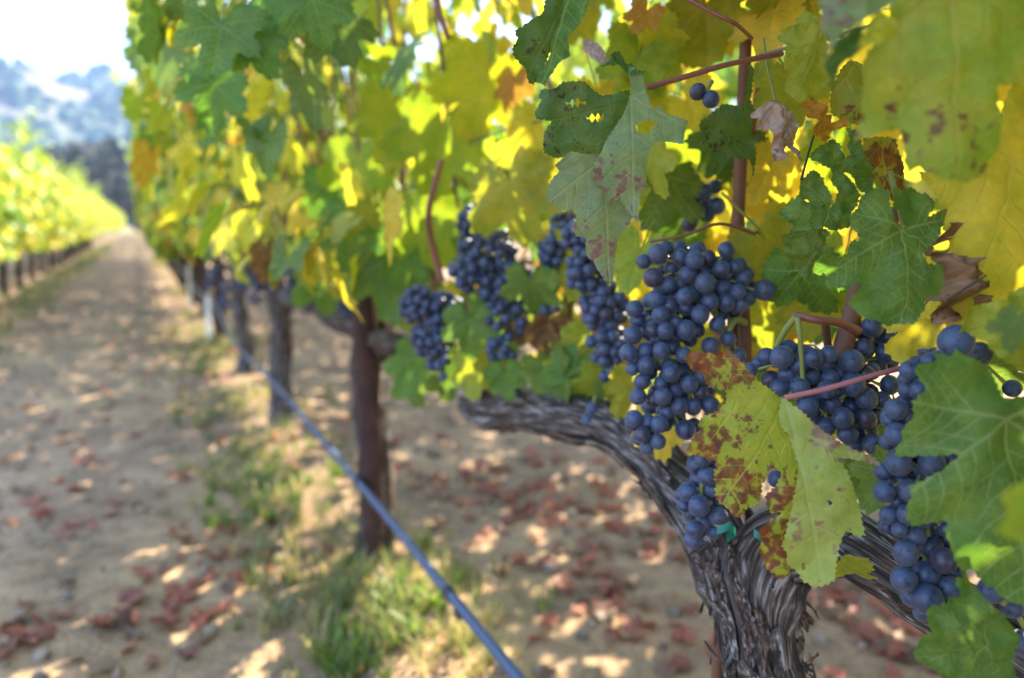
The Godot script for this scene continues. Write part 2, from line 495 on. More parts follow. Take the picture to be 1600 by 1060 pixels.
# ---------------------------------------------------------------- grapes
func sphere_mesh(seg: int, rings: int) -> ArrayMesh:
	var mb := MB.new()
	for k in rings + 1:
		var la := PI * k / rings
		for s in seg + 1:
			var a := TAU * s / seg
			mb.vert(Vector3(sin(la) * cos(a), cos(la) * 1.04, sin(la) * sin(a)), Vector2(float(s) / seg, float(k) / rings))
	for k in rings:
		for s in seg:
			var a := k * (seg + 1) + s
			mb.quad(a, a + seg + 1, a + seg + 2, a + 1)
	var arr := []; arr.resize(Mesh.ARRAY_MAX)
	var n := PackedVector3Array()
	for p in mb.v: n.append(p.normalized())
	arr[Mesh.ARRAY_VERTEX] = mb.v; arr[Mesh.ARRAY_NORMAL] = n; arr[Mesh.ARRAY_TEX_UV] = mb.uv; arr[Mesh.ARRAY_INDEX] = mb.ix
	var m := ArrayMesh.new(); m.add_surface_from_arrays(Mesh.PRIMITIVE_TRIANGLES, arr)
	return m
# seen: [px, py, radius px] of grapes that can be read one by one; lobes: the bunch's body [px, py, radius px], filled with more grapes
func bunch(label: String, z0: float, seen: Array, lobes: Array, stem_px: Vector2, most: int, rad: float = 0.0071, group: String = "bunches of grapes hanging under the near row") -> Node3D:
	var got: Array = []                  # [position, radius]
	var axis := func(y: float) -> float:
		var sx := 0.0; var sw := 0.0
		for l in lobes:
			var w := exp(-pow((y - l[1]) / (l[2] * 0.9), 2.0)) + 1e-5
			sx += l[0] * w; sw += w
		return sx / sw
	seen.sort_custom(func(a, b): return a[2] > b[2])
	for s in seen:
		var z: float = z0 + 0.30 * absf(s[0] - axis.call(s[1])) * z0 / FPX + float(s[3] if s.size() > 3 else 0.0)
		for step in 40:
			var p := at(s[0], s[1], z)
			var r: float = s[2] * z / FPX
			var free := true
			for o in got:
				if p.distance_to(o[0]) < 0.90 * (r + o[1]): free = false; break
			if free: break
			z += 0.0012
		got.append([at(s[0], s[1], z), s[2] * z / FPX])
	var total := 0.0
	for l in lobes: total += l[2] * l[2]
	var tries := 0
	var back := 0.35 if seen.size() > 0 else 0.0
	while tries < 9000 and got.size() < most:
		tries += 1
		var pick := rf(0, total); var l: Array = lobes[0]
		for q in lobes:
			pick -= q[2] * q[2]
			if pick <= 0: l = q; break
		var R: float = l[2] * z0 / FPX
		var d := Vector3(rng.randfn(), rng.randfn(), rng.randfn()).normalized() * (R - rad) * pow(rng.randf(), 0.2)
		var p := at(l[0], l[1], z0 + R * (0.55 + back)) + d
		var r := rad * rf(0.88, 1.06)
		var free := true
		for o in got:
			if p.distance_to(o[0]) < 0.85 * (r + o[1]): free = false; break
		if not free: continue
		if seen.size() > 0:
			var q := project(p)
			if q.z < z0 + 0.004: continue
			for s in seen:
				if Vector2(s[0], s[1]).distance_to(Vector2(q.x, q.y)) < s[2] * 0.95 and q.z < z0 + 0.012: free = false; break
			if not free: continue
		got.append([p, r])
	var top := at(stem_px.x, stem_px.y, z0 + 0.02)
	var t := thing("grape_bunch", label, "grapes", top, group)
	var mb := MB.new()
	var ys: Array = lobes.duplicate()
	ys.sort_custom(func(a, b): return a[1] < b[1])
	var ax := PackedVector3Array([Vector3.ZERO])
	for l in ys: ax.append(at(l[0], l[1], z0 + l[2] * z0 / FPX * 0.6) - top)
	tube_into(mb, smooth_path(ax, 5), [0.0022, 0.0019, 0.0012], 6)
	for o in got:
		var p: Vector3 = o[0] - top
		var best := ax[0]
		for i in ax.size() - 1:
			var q := Geometry3D.get_closest_point_to_segment(p + Vector3(0, 0.012, 0), ax[i], ax[i + 1])
			if q.distance_to(p) < best.distance_to(p): best = q
		var out: Vector3 = (p - best).normalized()
		var a: Vector3 = p - out * float(o[1]) * 0.95
		tube_into(mb, path3([best, best.lerp(a, 0.6) + Vector3(0, 0.003, 0), a]), [0.0012, 0.0009, 0.0015], 4)
	put(t, "stem", mb.build(), M.rachis)
	for o in got:
		var g := put(t, "grape", grape_mesh, M["grape" + str([0, 0, 1, 1, 2, 2, 0, 1, 0, 2, 1, 0, 3][rng.randi() % 13])])
		g.position = o[0] - top
		# the blossom scar points away from the stalk, loosely
		g.rotation = Vector3(rf(-0.7, 0.9), rf(0, TAU), rf(-0.7, 0.7))
		g.scale = Vector3.ONE * float(o[1]) * Vector3(rf(0.97, 1.03), rf(0.97, 1.02), rf(0.97, 1.03))
	return t

# ---------------------------------------------------------------- vines
const ORD := ["first", "second", "third", "fourth", "fifth", "sixth", "seventh", "eighth", "ninth", "tenth", "eleventh", "twelfth", "thirteenth", "fourteenth", "fifteenth", "sixteenth", "seventeenth", "eighteenth", "nineteenth", "twentieth"]
func half_width(y: float) -> float:
	return lerpf(0.13, 0.45, smoothstep(0.5, 0.95, y)) * (1.0 - 0.5 * smoothstep(1.35, 1.8, y))
# a random leaf of a canopy: [transform, x offset from the row, height]
func canopy_leaf(t_mid: float, x_mid: float, size_lo: float = 0.04, size_hi: float = 0.07, span: float = 0.66) -> Array:
	var p := Vector3.ZERO; var off := 0.0; var y := 0.0
	for k in 8:                          # leaves gather in clumps round the shoots and leave gaps between
		var u := rf(-1, 1)
		y = 0.71 + 1.05 * pow(rng.randf(), 1.1)
		if u > 0.0: y = 0.57 + 1.15 * pow(rng.randf(), 1.25)
		var hw := half_width(y) if u < 0.0 else half_width(maxf(y, 0.8))
		off = signf(u) * pow(absf(u), 0.65) * hw
		p = Vector3(x_mid + off, y + rf(-0.03, 0.03), -t_mid + rf(-span, span))
		if noise.get_noise_3dv(p * 400.0) > -0.28: break
	var s := signf(off) if rng.randf() < 0.8 else -signf(off)
	var nrm := (Vector3(s * 0.9, 0.45, 0) + rv(0.6)).normalized()
	var tip := Vector3(s * 0.3, -1, 0) + rv(0.5)
	var x := tip.cross(nrm).normalized()
	var b := Basis(x, nrm.cross(x).normalized(), nrm)
	var sc := rf(size_lo, size_hi)
	return [Transform3D(b.scaled_local(Vector3.ONE * sc), p), off, y]
func leaf_kind(t: float, off: float, y: float) -> String:
	var g := noise.get_noise_3d(t * 55.0, y * 60.0, off * 60.0) * 1.3 + rf(-0.45, 0.45)
	g += 0.30 * smoothstep(1.6, 3.5, t) - 0.24 * smoothstep(0.9, 1.4, y) * smoothstep(3.5, 1.2, t)
	if off < -0.3: g += 0.15
	if rng.randf() < 0.05: return "orange"
	if rng.randf() < 0.02: return "brown"
	if rng.randf() < 0.06: return "blotched"
	if g > 0.36: return "green"
	if g > -0.16: return "lime"
	return "yellow"
func far_color(k: String) -> Color:
	var c: Vector3 = {"green": Vector3(.13, .25, .04), "lime": Vector3(.34, .42, .045), "yellow": Vector3(.66, .54, .06), "orange": Vector3(.48, .25, .04), "brown": Vector3(.22, .12, .06), "blotched": Vector3(.24, .25, .04)}[k]
	c *= rf(0.85, 1.15)
	return Color(c.x, c.y, c.z)
func strip_on(p: PackedVector3Array, rad: Array, ang: float, f0: float, f1: float, width: float, lift0: float, lift1: float) -> ArrayMesh:
	var mb := MB.new()
	var n := p.size()
	var side := Vector3.ZERO
	var frames: Array = []
	for i in n:
		var d := (p[min(i + 1, n - 1)] - p[max(i - 1, 0)]).normalized()
		if i == 0: side = d.cross(Vector3(0.31, 0.2, 0.93)).normalized()
		else: side = (side - d * side.dot(d)).normalized()
		frames.append([side, d.cross(side)])
	var segs := 9
	for k in segs + 1:
		var t := float(k) / segs
		var f: float = lerpf(f0, f1, t) * (n - 1)
		var i := int(min(f, n - 2))
		var c := p[i].lerp(p[i + 1], f - i)
		var g: float = f / (n - 1) * (rad.size() - 1); var gi := int(min(g, rad.size() - 2))
		var r: float = lerpf(rad[gi], rad[gi + 1], g - gi)
		var a := ang + 0.25 * noise.get_noise_2d(t * 130.0, ang * 300.0)
		var lift := lerpf(lift0, 0.0, smoothstep(0.0, 0.4, t)) + lerpf(0.0, lift1, smoothstep(0.55, 1.0, t)) + r * 0.06
		var w := width * (0.35 + 0.65 * sin(PI * clampf(t * 0.9 + 0.08, 0, 1))) / r
		for s in [-1.0, 0.0, 1.0]:
			var aa: float = a + s * w * 0.5
			var rr: float = r + lift + (0.0015 if s == 0.0 else 0.0) + 0.0025 * noise.get_noise_2d(k * 60.0 + s * 40.0, ang * 500.0)
			mb.vert(c + (frames[i][0] * cos(aa) + frames[i][1] * sin(aa)) * rr, Vector2(aa / TAU, t * (f1 - f0) * 1.2 + ang))
	for k in segs:
		for s in 2:
			var a := k * 3 + s
			mb.quad(a, a + 3, a + 4, a + 1)
	return mb.build()
# woody part of a vine in world space, as children of v
func wood(v: Node3D, trunk: PackedVector3Array, tr: Array, arms: Array, sides: int, mat: Material, sd: float) -> void:
	var o := put(v, "trunk", tube(trunk, tr, sides, 0.42, 3.0, 9.0, sd), mat); o.position = -v.position
	for a in arms:
		o = put(v, "cordon_arm", tube(a[0], a[1], sides, 0.45, 3.0, 13.0, sd + 3.0), mat); o.position = -v.position
func simple_wood(base: Vector3, lean: float, near_reach: float = 0.6) -> Array:
	var b := base
	var trunk := smooth_path(path3([b + Vector3(0, -0.03, 0), b + Vector3(lean * 0.3, 0.2, lean), b + Vector3(-lean * 0.4, 0.4, -lean * 0.5), b + Vector3(0, 0.545, 0), b + Vector3(0, 0.57, 0)]), 10)
	var arms: Array = []
	for s in [-1.0, 1.0]:
		arms.append([smooth_path(path3([b + Vector3(0, 0.50, s * 0.01), b + Vector3(0.01, 0.54, s * 0.10), b + Vector3(-0.008, 0.55, s * (0.32 if s < 0.0 else near_reach * 0.53)), b + Vector3(0.01, 0.545, s * (0.6 if s < 0.0 else near_reach))]), 10), [0.034, 0.031, 0.028, 0.022]])
	return [trunk, arms]
func shoots(v: Node3D, n: int, t_mid: float, x_mid: float, sides: int) -> void:
	for k in n:
		var t := t_mid - 0.55 + 1.1 * (k + 0.5) / n + rf(-0.04, 0.04)
		var lx := rf(-0.30, 0.30)
		var p := path3([Vector3(x_mid, CORDON_Y + 0.02, -t), Vector3(x_mid + lx * 0.2, 0.85, -t + rf(-0.05, 0.05)), Vector3(x_mid + lx * 0.6, 1.25, -t + rf(-0.12, 0.12)), Vector3(x_mid + lx, 1.72, -t + rf(-0.25, 0.25))])
		var o := put(v, "shoot", tube(smooth_path(p, 5), [0.0052, 0.004, 0.0025], sides), M.cane)
		o.position = -v.position
func leaf_ok(p: Vector3) -> bool:
	var q := project(p)
	if p.x < -0.03: return false
	if q.z < 0.03: return p.distance_to(cam_pos) > 0.35
	if q.x < -140.0 or q.x > 1760.0 or q.y < -150.0 or q.y > 1200.0: return p.distance_to(cam_pos) > 0.3
	if q.z < 1.0 and (p.x < 0.6 or q.z < 0.8): return false
	if q.y > 345.0 and q.x > 560.0 and q.z < 1.5 and p.x < 0.56: return false
	if q.y > 520.0 and q.x > 600.0 and (q.z < 0.9 or p.x < 0.5): return false
	if q.y > 600.0 and q.x > 600.0 and q.x < 1050.0: return false
	return true

func near_vine(i: int, t: float, label: String, n_single: int, n_rest: int) -> Node3D:
	var base := Vector3(ROW_X, 0, -t)
	var v := thing("grapevine", label, "grapevine", base, "vines of the near row")
	var got := 0
	var tries := 0
	while got < n_single and tries < n_single * 6:
		tries += 1
		var c := canopy_leaf(t, ROW_X)
		var tr: Transform3D = c[0]
		if not leaf_ok(tr.origin): continue
		if c[1] > 0.12: continue
		var o := put(v, "leaf", leaf_shapes[rng.randi() % leaf_shapes.size()], M[leaf_kind(t, c[1], c[2]) + str(rng.randi() % 3)])
		o.transform = Transform3D(tr.basis, tr.origin - base)
		got += 1
	var places: Array = []; var cols: Array = []
	tries = 0
	while places.size() < n_rest and tries < n_rest * 6:
		tries += 1
		var c := canopy_leaf(t, ROW_X)
		var tr: Transform3D = c[0]
		if not leaf_ok(tr.origin) or (c[1] < 0.0 and n_single > 0): continue
		var q := project(tr.origin)
		if i <= 1 and q.x > 540.0 and q.x < 1340.0 and q.y > -60.0 and q.y < 440.0 and q.z > 0.5 and rng.randf() < (0.62 if i < 1 else 0.45): continue
		places.append(Transform3D(tr.basis, tr.origin - base)); cols.append(far_color(leaf_kind(t, c[1], c[2])))
	if i <= 0:                           # the thick crown over the nearest fruit, mostly above the picture
		for k in 900:
			var c := canopy_leaf(t, ROW_X)
			var tr: Transform3D = c[0]
			tr.origin = Vector3(rf(0.38, 0.64), rf(0.98, 1.5), -rf(-0.1, 1.0))
			if tr.origin.z > -0.45: tr.origin.x += rf(0.0, 0.16)
			if k % 3 == 0: tr.origin = Vector3(rf(0.50, 0.78), rf(0.98, 1.38), -rf(0.15, 0.7))
			if leaf_ok(tr.origin) and project(tr.origin).y < -40.0:
				places.append(Transform3D(tr.basis, tr.origin - base)); cols.append(far_color(leaf_kind(t, 0.2, 1.2)))
	many(v, "inner_foliage", far_leaf_shapes[3], M.far_leaf, places, cols)
	return v

func far_template(sd: int, lush: float) -> Dictionary:
	rng.seed = sd
	var w := simple_wood(Vector3.ZERO, rf(-0.03, 0.03))
	var places: Array = []; var cols: Array = []
	for k in 1050:
		var c := canopy_leaf(0.0, 0.0, 0.05, 0.08)
		places.append(c[0])
		var r := rng.randf() + lush
		cols.append(far_color("green" if r > 0.75 else "lime" if r > 0.35 else "yellow" if r > 0.08 else "orange"))
	for k in 7:                          # long shoots that stand out of the top
		var sx := rf(-0.3, 0.3); var sz := rf(-0.6, 0.6); var hi := rf(1.75, 2.15)
		for j in 12:
			var c := canopy_leaf(0.0, 0.0, 0.05, 0.085)
			var tr: Transform3D = c[0]
			tr.origin = Vector3(sx, 1.5, sz).lerp(Vector3(sx * 1.5 + 0.1, hi, sz + 0.12), j / 11.0) + rv(0.06)
			places.append(tr); cols.append(far_color("lime"))
	var mm := MultiMesh.new()
	mm.transform_format = MultiMesh.TRANSFORM_3D; mm.use_colors = true; mm.mesh = far_leaf_shapes[sd % 3]; mm.instance_count = places.size()
	for k in places.size():
		mm.set_instance_transform(k, places[k]); mm.set_instance_color(k, cols[k])
	return {"trunk": tube(w[0], [0.05, 0.04, 0.036, 0.042], 14, 0.4, 3.0, 9.0, sd), "arms": [tube(w[1][0][0], w[1][0][1], 10, 0.4), tube(w[1][1][0], w[1][1][1], 10, 0.4)], "foliage": mm}
func far_vine(T: Dictionary, where: Vector3, turn: float, label: String, group: String, tall: float = 1.0) -> Node3D:
	var v := thing("grapevine", label, "grapevine", where, group)
	put(v, "trunk", T.trunk, M.bark1)
	for a in T.arms: put(v, "cordon_arm", a, M.bark1)
	var o := MultiMeshInstance3D.new()
	o.name = "foliage"; o.multimesh = T.foliage; o.material_override = M.far_leaf; o.set_meta("kind", "stuff")
	v.add_child(o, true)
	v.rotation.y = turn
	v.scale.y = tall
	return v

# ---------------------------------------------------------------- ground
func gh(x: float, z: float) -> float:
	var k := (x - ROW_X) / ROW_GAP
	var d := absf(k - round(k)) * ROW_GAP
	var near := clampf(1.0 - (absf(x) + absf(z)) / 60.0, 0, 1)
	return (0.035 * exp(-d * d / 0.05) + 0.03 * noise.get_noise_2d(x * 60.0, z * 60.0) + 0.014 * noise.get_noise_2d(x * 330.0, z * 330.0)) * near
func ground_at(px: float, py: float) -> Vector3:
	var d := at(px, py, 1.0) - cam_pos
	var s := -cam_pos.y / d.y
	var p := cam_pos + d * s
	return Vector3(p.x, gh(p.x, p.z), p.z)
func make_ground() -> void:
	var mb := MB.new()
	var xs := PackedFloat32Array(); var zs := PackedFloat32Array()
	var x := -2.2
	while x < 3.2: xs.append(x); x += 0.03
	var st := 0.04
	while x < 900.0: xs.append(x); x += st; st *= 1.16
	x = -2.23; st = 0.04
	var left := PackedFloat32Array()
	while x > -900.0: left.append(x); x -= st; st *= 1.16
	left.reverse()
	left.append_array(xs); xs = left
	var z := 3.0; st = 0.2
	while z > 0.0: zs.append(z); z -= 0.15
	while z > -6.0: zs.append(z); z -= 0.035
	st = 0.04
	while z > -2600.0: zs.append(z); z -= st; st *= 1.07
	for b in zs:
		for a in xs:
			mb.vert(Vector3(a, gh(a, b), b))
			# strips of straw, grey trodden soil and green cover under the rows, as patches with their own outline
			var k := (a - ROW_X) / ROW_GAP
			var d := absf(k - round(k)) * ROW_GAP
			var w := noise.get_noise_2d(a * 110.0, b * 40.0)
			var c := Color(0.84, 0.68, 0.53).lerp(Color(0.62, 0.53, 0.44), clampf((0.42 - d) * 4.0 + w * 1.6, 0, 1) * 0.75)
			c = c.lerp(Color(0.96, 0.78, 0.52), clampf(noise.get_noise_2d(a * 25.0 + 500.0, b * 18.0) * 2.5, 0, 1) * 0.5)
			if absf(a) > 60.0 or b < -60.0: c = Color(0.8, 0.85, 0.55)
			mb.c.append(c)
	var n := xs.size()
	for j in zs.size() - 1:
		for i in n - 1:
			var a := j * n + i
			mb.quad(a, a + 1, a + n + 1, a + n)
	var g := put(self, "ground", mb.build(), M.ground)
	structure(g, "dry sandy vineyard soil with straw and leaf litter", "ground")

func tuft_mesh(n: int, sd: int, wide: float) -> ArrayMesh:
	var r := RandomNumberGenerator.new(); r.seed = sd
	var mb := MB.new()
	for k in n:
		var a := r.randf() * TAU
		var out := Vector3(cos(a), 0, sin(a)); var side := Vector3(-sin(a), 0, cos(a)) * wide * r.randf_range(0.6, 1.2)
		var h := r.randf_range(0.5, 1.0); var lean := r.randf_range(0.1, 0.8)
		var o := out * r.randf_range(0.0, 0.25)
		var last := -1
		for s in 5:
			var t := s / 4.0
			var p := o + out * lean * t * t * h + Vector3(0, h * (t - 0.25 * lean * t * t), 0)
			var w := (1.0 - t * t) + 0.02
			var i := mb.vert(p - side * w); mb.vert(p + side * w)
			if last >= 0: mb.quad(last, last + 1, i + 1, i)
			last = i
	return mb.build()

# ---------------------------------------------------------------- trees and hills
func make_hills() -> void:
	var mb := MB.new()
	var na := 220; var nr := 60
	var trees: Array = []; var tcol: Array = []
	var height := func(x: float, z: float) -> float:
		var d := sqrt(x * x + z * z)
		var az := rad_to_deg(atan2(x, -z))
		var ridge := 112.0 * smoothstep(190.0, 720.0, d) * (1.0 - 0.35 * smoothstep(900.0, 1300.0, d))
		ridge *= 1.0 - 0.62 * smoothstep(-6.0, 26.0, az)
		return ridge * (0.93 + 0.32 * noise.get_noise_2d(x * 0.45, z * 0.45)) + 9.0 * noise.get_noise_2d(x * 2.0, z * 2.0) * smoothstep(190.0, 400.0, d) - 1.0
	for i in na:
		for j in nr:
			var az := deg_to_rad(-75.0 + 150.0 * i / (na - 1)); var d := 170.0 + 1150.0 * j / (nr - 1)
			var x := sin(az) * d; var z := -cos(az) * d
			mb.vert(Vector3(x, height.call(x, z), z))
			var wood_n := noise.get_noise_2d(x * 1.0 + 300.0, z * 1.0) + 0.35 * noise.get_noise_2d(x * 3.5, z * 3.5)
			var c := Color(.19, .145, .095).lerp(Color(.10, .11, .05), clampf(0.5 + noise.get_noise_2d(x * 2.6, z * 2.6) * 1.5, 0, 1))
			c = c.lerp(Color(.04, .065, .03), smoothstep(-0.26, -0.10, wood_n))
			mb.c.append(c)
	for i in na - 1:
		for j in nr - 1:
			var a := i * nr + j
			mb.quad(a, a + 1, a + nr + 1, a + nr)
	var h := put(self, "hills", mb.build(), M.hill)
	structure(h, "hazy blue hills with woods and dry clearings", "hills")
	rng.seed = 77
	for k in 14000:
		var az := deg_to_rad(rf(-45, 45)); var d := rf(190, 1150)
		var x := sin(az) * d; var z := -cos(az) * d
		var wood_n := noise.get_noise_2d(x * 1.0 + 300.0, z * 1.0) + 0.35 * noise.get_noise_2d(x * 3.5, z * 3.5)
		if wood_n < -0.2 and rng.randf() > 0.06: continue
		var s := rf(2.2, 4.6)
		trees.append(Transform3D(Basis(Vector3.UP, rf(0, TAU)).scaled(Vector3(s, s * rf(0.8, 1.3), s)), Vector3(x, height.call(x, z) + s * 0.5, z)))
		var g := rf(0.75, 1.25)
		tcol.append(Color(.05 * g, .085 * g, .035 * g))
	var cm := MB.new()                   # a lumpy far crown
	for k in 9:
		for s in 12:
			var la := PI * k / 8.0; var a := TAU * s / 12.0
			var p := Vector3(sin(la) * cos(a), cos(la), sin(la) * sin(a))
			cm.vert(p * (1.0 + 0.55 * noise.get_noise_3dv(p * 150.0)))
	for k in 8:
		for s in 12: cm.quad(k * 12 + s, k * 12 + (s + 1) % 12, (k + 1) * 12 + (s + 1) % 12, (k + 1) * 12 + s)
	var w := many(self, "hill_woodland", cm.build(), M.tinted, trees, tcol)
	w.set_meta("label", "dark woodland spread over the hazy hills"); w.set_meta("category", "woodland")
func make_trees() -> void:
	rng.seed = 91
	var mb := MB.new()                   # a sprig: a few leaf-sized faces
	for k in 7:
		var a := TAU * k / 7.0
		var d := Vector3(cos(a), rf(-0.5, 0.7), sin(a)).normalized()
		var s := d.cross(Vector3.UP).normalized() * 0.3
		var i := mb.vert(Vector3.ZERO); mb.vert(d * 0.55 + s); mb.vert(d); mb.vert(d * 0.55 - s)
		mb.quad(i, i + 1, i + 2, i + 3)
	var sprig := mb.build()
	var spots := [[30.0, 262.0, 84.0, 4.4, "lowest dark tree behind the sunlit row at the far left"], [95.0, 238.0, 82.0, 5.2, "dark tree at left of the clump past the row end"], [135.0, 228.0, 88.0, 5.8, "tallest dark tree of the clump below the hill"], [172.0, 222.0, 80.0, 5.4, "dark rounded tree right of the tallest one below the hill"], [205.0, 236.0, 85.0, 5.0, "dark tree standing at the far end of the aisle"], [250.0, 240.0, 88.0, 5.6, "dark tree half hidden by the near row canopy"]]
	for s in spots:
		var top := at(s[0], s[1], s[2])
		var b := Vector3(top.x, 0, top.z)
		var H := top.y
		var v := thing("dark_tree", s[4], "tree", b, "dark trees beyond the end of the aisle")
		var tp := smooth_path(path3([Vector3(0, -0.1, 0), Vector3(0.1, H * 0.25, 0.05), Vector3(-0.1, H * 0.5, 0), Vector3(0, H * 0.8, 0)]), 5)
		put(v, "trunk", tube(tp, [0.4, 0.3, 0.2, 0.07], 9, 0.3), M.bark1)
		for k in 6:
			var a := rf(0, TAU); var y := H * rf(0.25, 0.5)
			put(v, "limb", tube(smooth_path(path3([Vector3(0, y, 0), Vector3(cos(a), 0.8, sin(a)) * 0.8 + Vector3(0, y, 0), Vector3(cos(a) * 1.9, y + H * 0.22, sin(a) * 1.9)]), 4), [0.11, 0.06, 0.03], 6), M.bark1)
		var clumps: Array = []
		for k in 16:
			var a := rf(0, TAU); var r: float = s[3] * sqrt(rng.randf()) * 0.75
			clumps.append([Vector3(cos(a) * r, H * rf(0.28, 0.86), sin(a) * r), rf(1.2, 2.1)])
		clumps.append([Vector3(0, H * 0.9, 0), 1.2])
		var pl: Array = []; var cc: Array = []
		for k in 1700:
			var c: Array = clumps[rng.randi() % clumps.size()]
			var d := Vector3(rng.randfn(), rng.randfn(), rng.randfn()).normalized() * float(c[1]) * pow(rng.randf(), 0.35)
			pl.append(Transform3D(Basis.from_euler(rv(3.0)).scaled(Vector3.ONE * rf(0.27, 0.5)), c[0] + d))
			var g := rf(0.7, 1.3)
			cc.append(Color(.075 * g, .075 * g, .05 * g))
		many(v, "crown", sprig, M.tinted, pl, cc)

# ---------------------------------------------------------------- single leaves
func one_leaf(v: Node3D, kind: String, jun: Vector2, tip: Vector2, z: float, dz: float, yaw_tilt: float, shape: int = -1, pet: Array = []) -> MeshInstance3D:
	var a := at(jun.x, jun.y, z); var b := at(tip.x, tip.y, z + dz)
	var y := (b - a)
	var L := y.length()
	y = y.normalized()
	var n := (cam_pos - a).normalized().rotated(y, yaw_tilt)
	var x := y.cross(n).normalized()
	n = x.cross(y)
	var o := put(v, "leaf", leaf_shapes[(rng.randi() if shape < 0 else shape) % leaf_shapes.size()], M[kind + str(rng.randi() % 3)])
	o.transform = Transform3D(Basis(x, y, n).scaled_local(Vector3.ONE * L), a - v.position)
	return o
func own_leaf(v: Node3D, kind: String, mesh: ArrayMesh, label: String = "") -> MeshInstance3D:
	var o := put(v, "leaf", mesh, M[kind + "0"])
	o.position = -v.position
	if label != "": o.set_meta("label", label)
	return o
func piece(o: Node3D, called: String, mesh: ArrayMesh, mat: Material) -> void:
	var p := put(o, called, mesh, mat)
	p.position = Vector3.ZERO
func cane(v: Node3D, pts: Array, r0: float, r1: float, mat: Material, called: String = "cane") -> void:
	var p := PackedVector3Array()
	for q in pts: p.append(at(q[0], q[1], q[2]))
	var o := put(v, called, tube(smooth_path(p, 6), [r0, r1], 8), mat)
	o.position = -v.position

